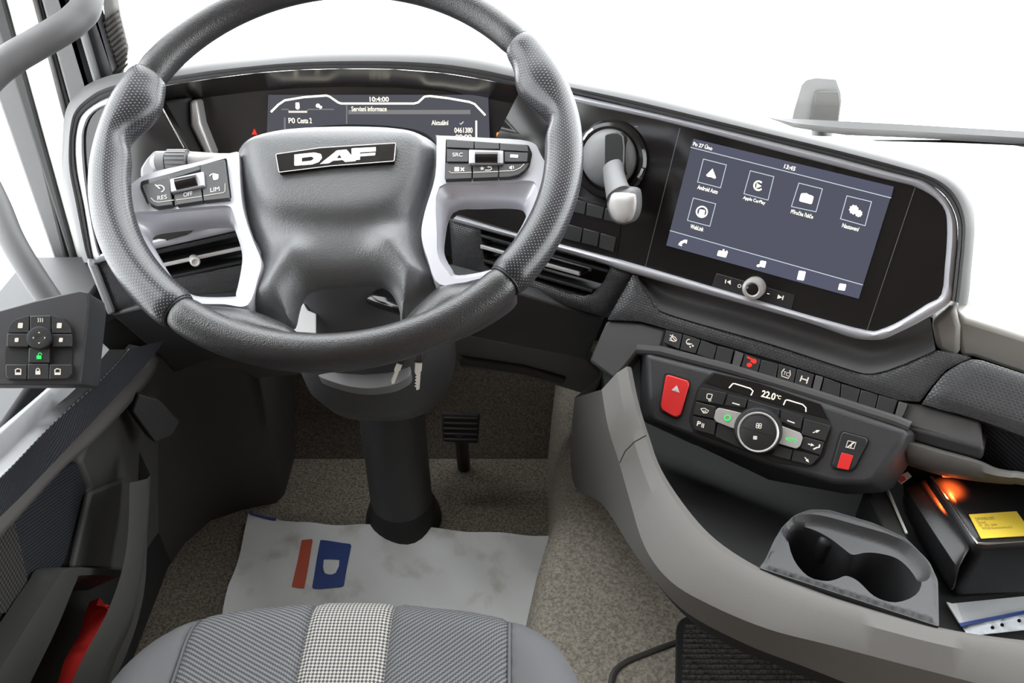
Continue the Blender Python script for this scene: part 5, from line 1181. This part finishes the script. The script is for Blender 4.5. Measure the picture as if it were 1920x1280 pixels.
for dx, dy in ((0, -9), (0, 9), (-10, 0), (10, 0)):
    L = 2.2; ux, uy = (0 if dx == 0 else dx / abs(dx)), (0 if dy == 0 else dy / abs(dy))
    flat('arrow_symbol', KB, [(73 + dx + ux * L, 633 + dy + uy * L), (73 + dx - uy * L, 633 + dy + ux * L), (73 + dx + uy * L, 633 + dy - ux * L)], .0082, M['glowdim'], mk)
hh = .0042
for o_, (x, y), mt in ((w1, (38, 610), 'glowdim'), (w3, (111, 610), 'glowdim'), (w4, (31, 637), 'glowdim'), (w5, (114, 637), 'glowdim')):
    s = 5 if y < 620 else 4
    flat('mirror_symbol', KB, rnd([(x - s + 1, y - s), (x + s, y - s), (x + s - 1, y + s), (x - s, y + s)], 2), hh, M[mt], o_)
join([stroke('heat_symbol', KB, [(x, 596), (x + 1.5, 600), (x, 604)], hh, .0006, M['glowdim'], w2) for x in (71, 75, 79)], 'heat_symbol')
def lock(o_, x, y, mt, op=0):
    join([flat('padlock_symbol', KB, [(x - 4.5, y), (x + 4.5, y), (x + 4.5, y + 7), (x - 4.5, y + 7)], hh, M[mt], o_), stroke('l', KB, [(x - 3 + op, y + 1), (x - 3 + op, y - 3), (x + op, y - 5), (x + 3 + op, y - 3), (x + 3 + op, y + (1 if not op else -1))], hh, .0007, M[mt], o_)], 'padlock_symbol')
lock(w6, 73, 666, 'glowgreen', 2); lock(w8, 71, 695, 'glowdim')
for o_, x in ((w7, 34), (w9, 108)):
    join([stroke('window_symbol', KB, [(x - 5, 702), (x - 5, 693), (x - 1, 691), (x + 5, 692), (x + 5, 702)], hh, .0009, M['glowdim'], o_, closed=True), flat('w', KB, [(x - 5, 698), (x + 5, 698), (x + 5, 702), (x - 5, 702)], hh, M['glowdim'], o_)], 'window_symbol')
# grab handle
GH = empty('grab_handle', P(60, 100, .93), 'thick grey tubular grab handle crossing the left pillar and ending at the switch pod', 'grab handle')
hp = [(166, -90, .99), (164, 2, .968), (142, 36, .957), (108, 60, .945), (60, 88, .935), (20, 112, .925), (-20, 145, .915), (-60, 200, .90), (-62, 260, .89), (-35, 325, .875), (-5, 385, .865), (20, 445, .855), (55, 505, .85), (100, 572, .85)]
hr = np.interp(np.linspace(0, 1, (len(hp) - 1) * 6 + 1), [0, .1, .45, .6, .75, 1], [.0165, .0165, .0165, .0145, .0125, .0118])
tube('handle_bar', [P(*q) for q in cr(hp, 6)], hr, M['pad'], GH, seg=20)
# red cloth in the pocket
RB = empty('red_bag', Xp(-.52).px(160, 1220), 'red cloth bag tucked in the left door pocket', 'bag')
q1 = [Xp(-.535).px(*q) for q in ((168, 1128), (160, 1150), (148, 1190), (120, 1240), (104, 1300))]; q3 = [Xp(-.50).px(*q) for q in ((180, 1134), (203, 1144), (192, 1180), (162, 1240), (140, 1310))]; q2 = [(a + b) / 2 + np.array([.012 + .006 * math.sin(i * 3), .0, .012]) for i, (a, b) in enumerate(zip(q1, q3))]
loft('bag_cloth', [cr(r, 4) for r in (q1, q2, q3, [p + np.array([-.01, .03, -.05]) for p in q3], [p + np.array([0, .03, -.05]) for p in q1], q1)], M['redcloth'], RB, sharp=80)
# footwell side and the dark bracket on it
FS = S(empty('trim_4', (-.55, .95, .2)))
ft = [(240, 700), (300, 690), (340, 720)]
loft('footwell_cover', [[(-.565, .86, z), (-.55, .92, z), (-.52, .97, z), (-.47, .995, z), (-.415, 1.01, z), (-.405, 1.03, z), (-.405, 1.28, z)] for z in (0, .2, .36, .46)], M['greyd'], FS, sharp=60)
pslab('hinge_bracket', Plane.yt(P(310, 760, 1.16), 45, 15), [(260, 738), (300, 750), (338, 790), (324, 816), (290, 830), (248, 772)], -.03, .0, M['black'], FS, r=4, bevel=.004)
# mirror housing outside
MH = empty('mirror_housing', (.66, 1.9, .5), 'grey mirror housing outside beyond the windscreen, above the gasket', 'mirror')
ym = Yp(1.9)
pslab('housing', ym, [(1484, 232), (1488, 210), (1503, 160), (1512, 150), (1530, 146), (1568, 149), (1577, 175), (1578, 190), (1572, 236)], -.16, 0, M['padl'], MH, r=3, bevel=.012, seg=3)
pslab('housing_face', ym, [(1520, 234), (1530, 172), (1572, 172), (1575, 190), (1571, 236)], 0, .006, M['greyd'], MH, r=3, bevel=.003)
a0 = ym.px(1540, 232, -.08)
tube('mirror_arm', [a0, (a0[0], 1.8, a0[2] - .15), (a0[0], 1.5, .15), (a0[0], 1.33, .1)], .025, M['black'], MH, seg=12)
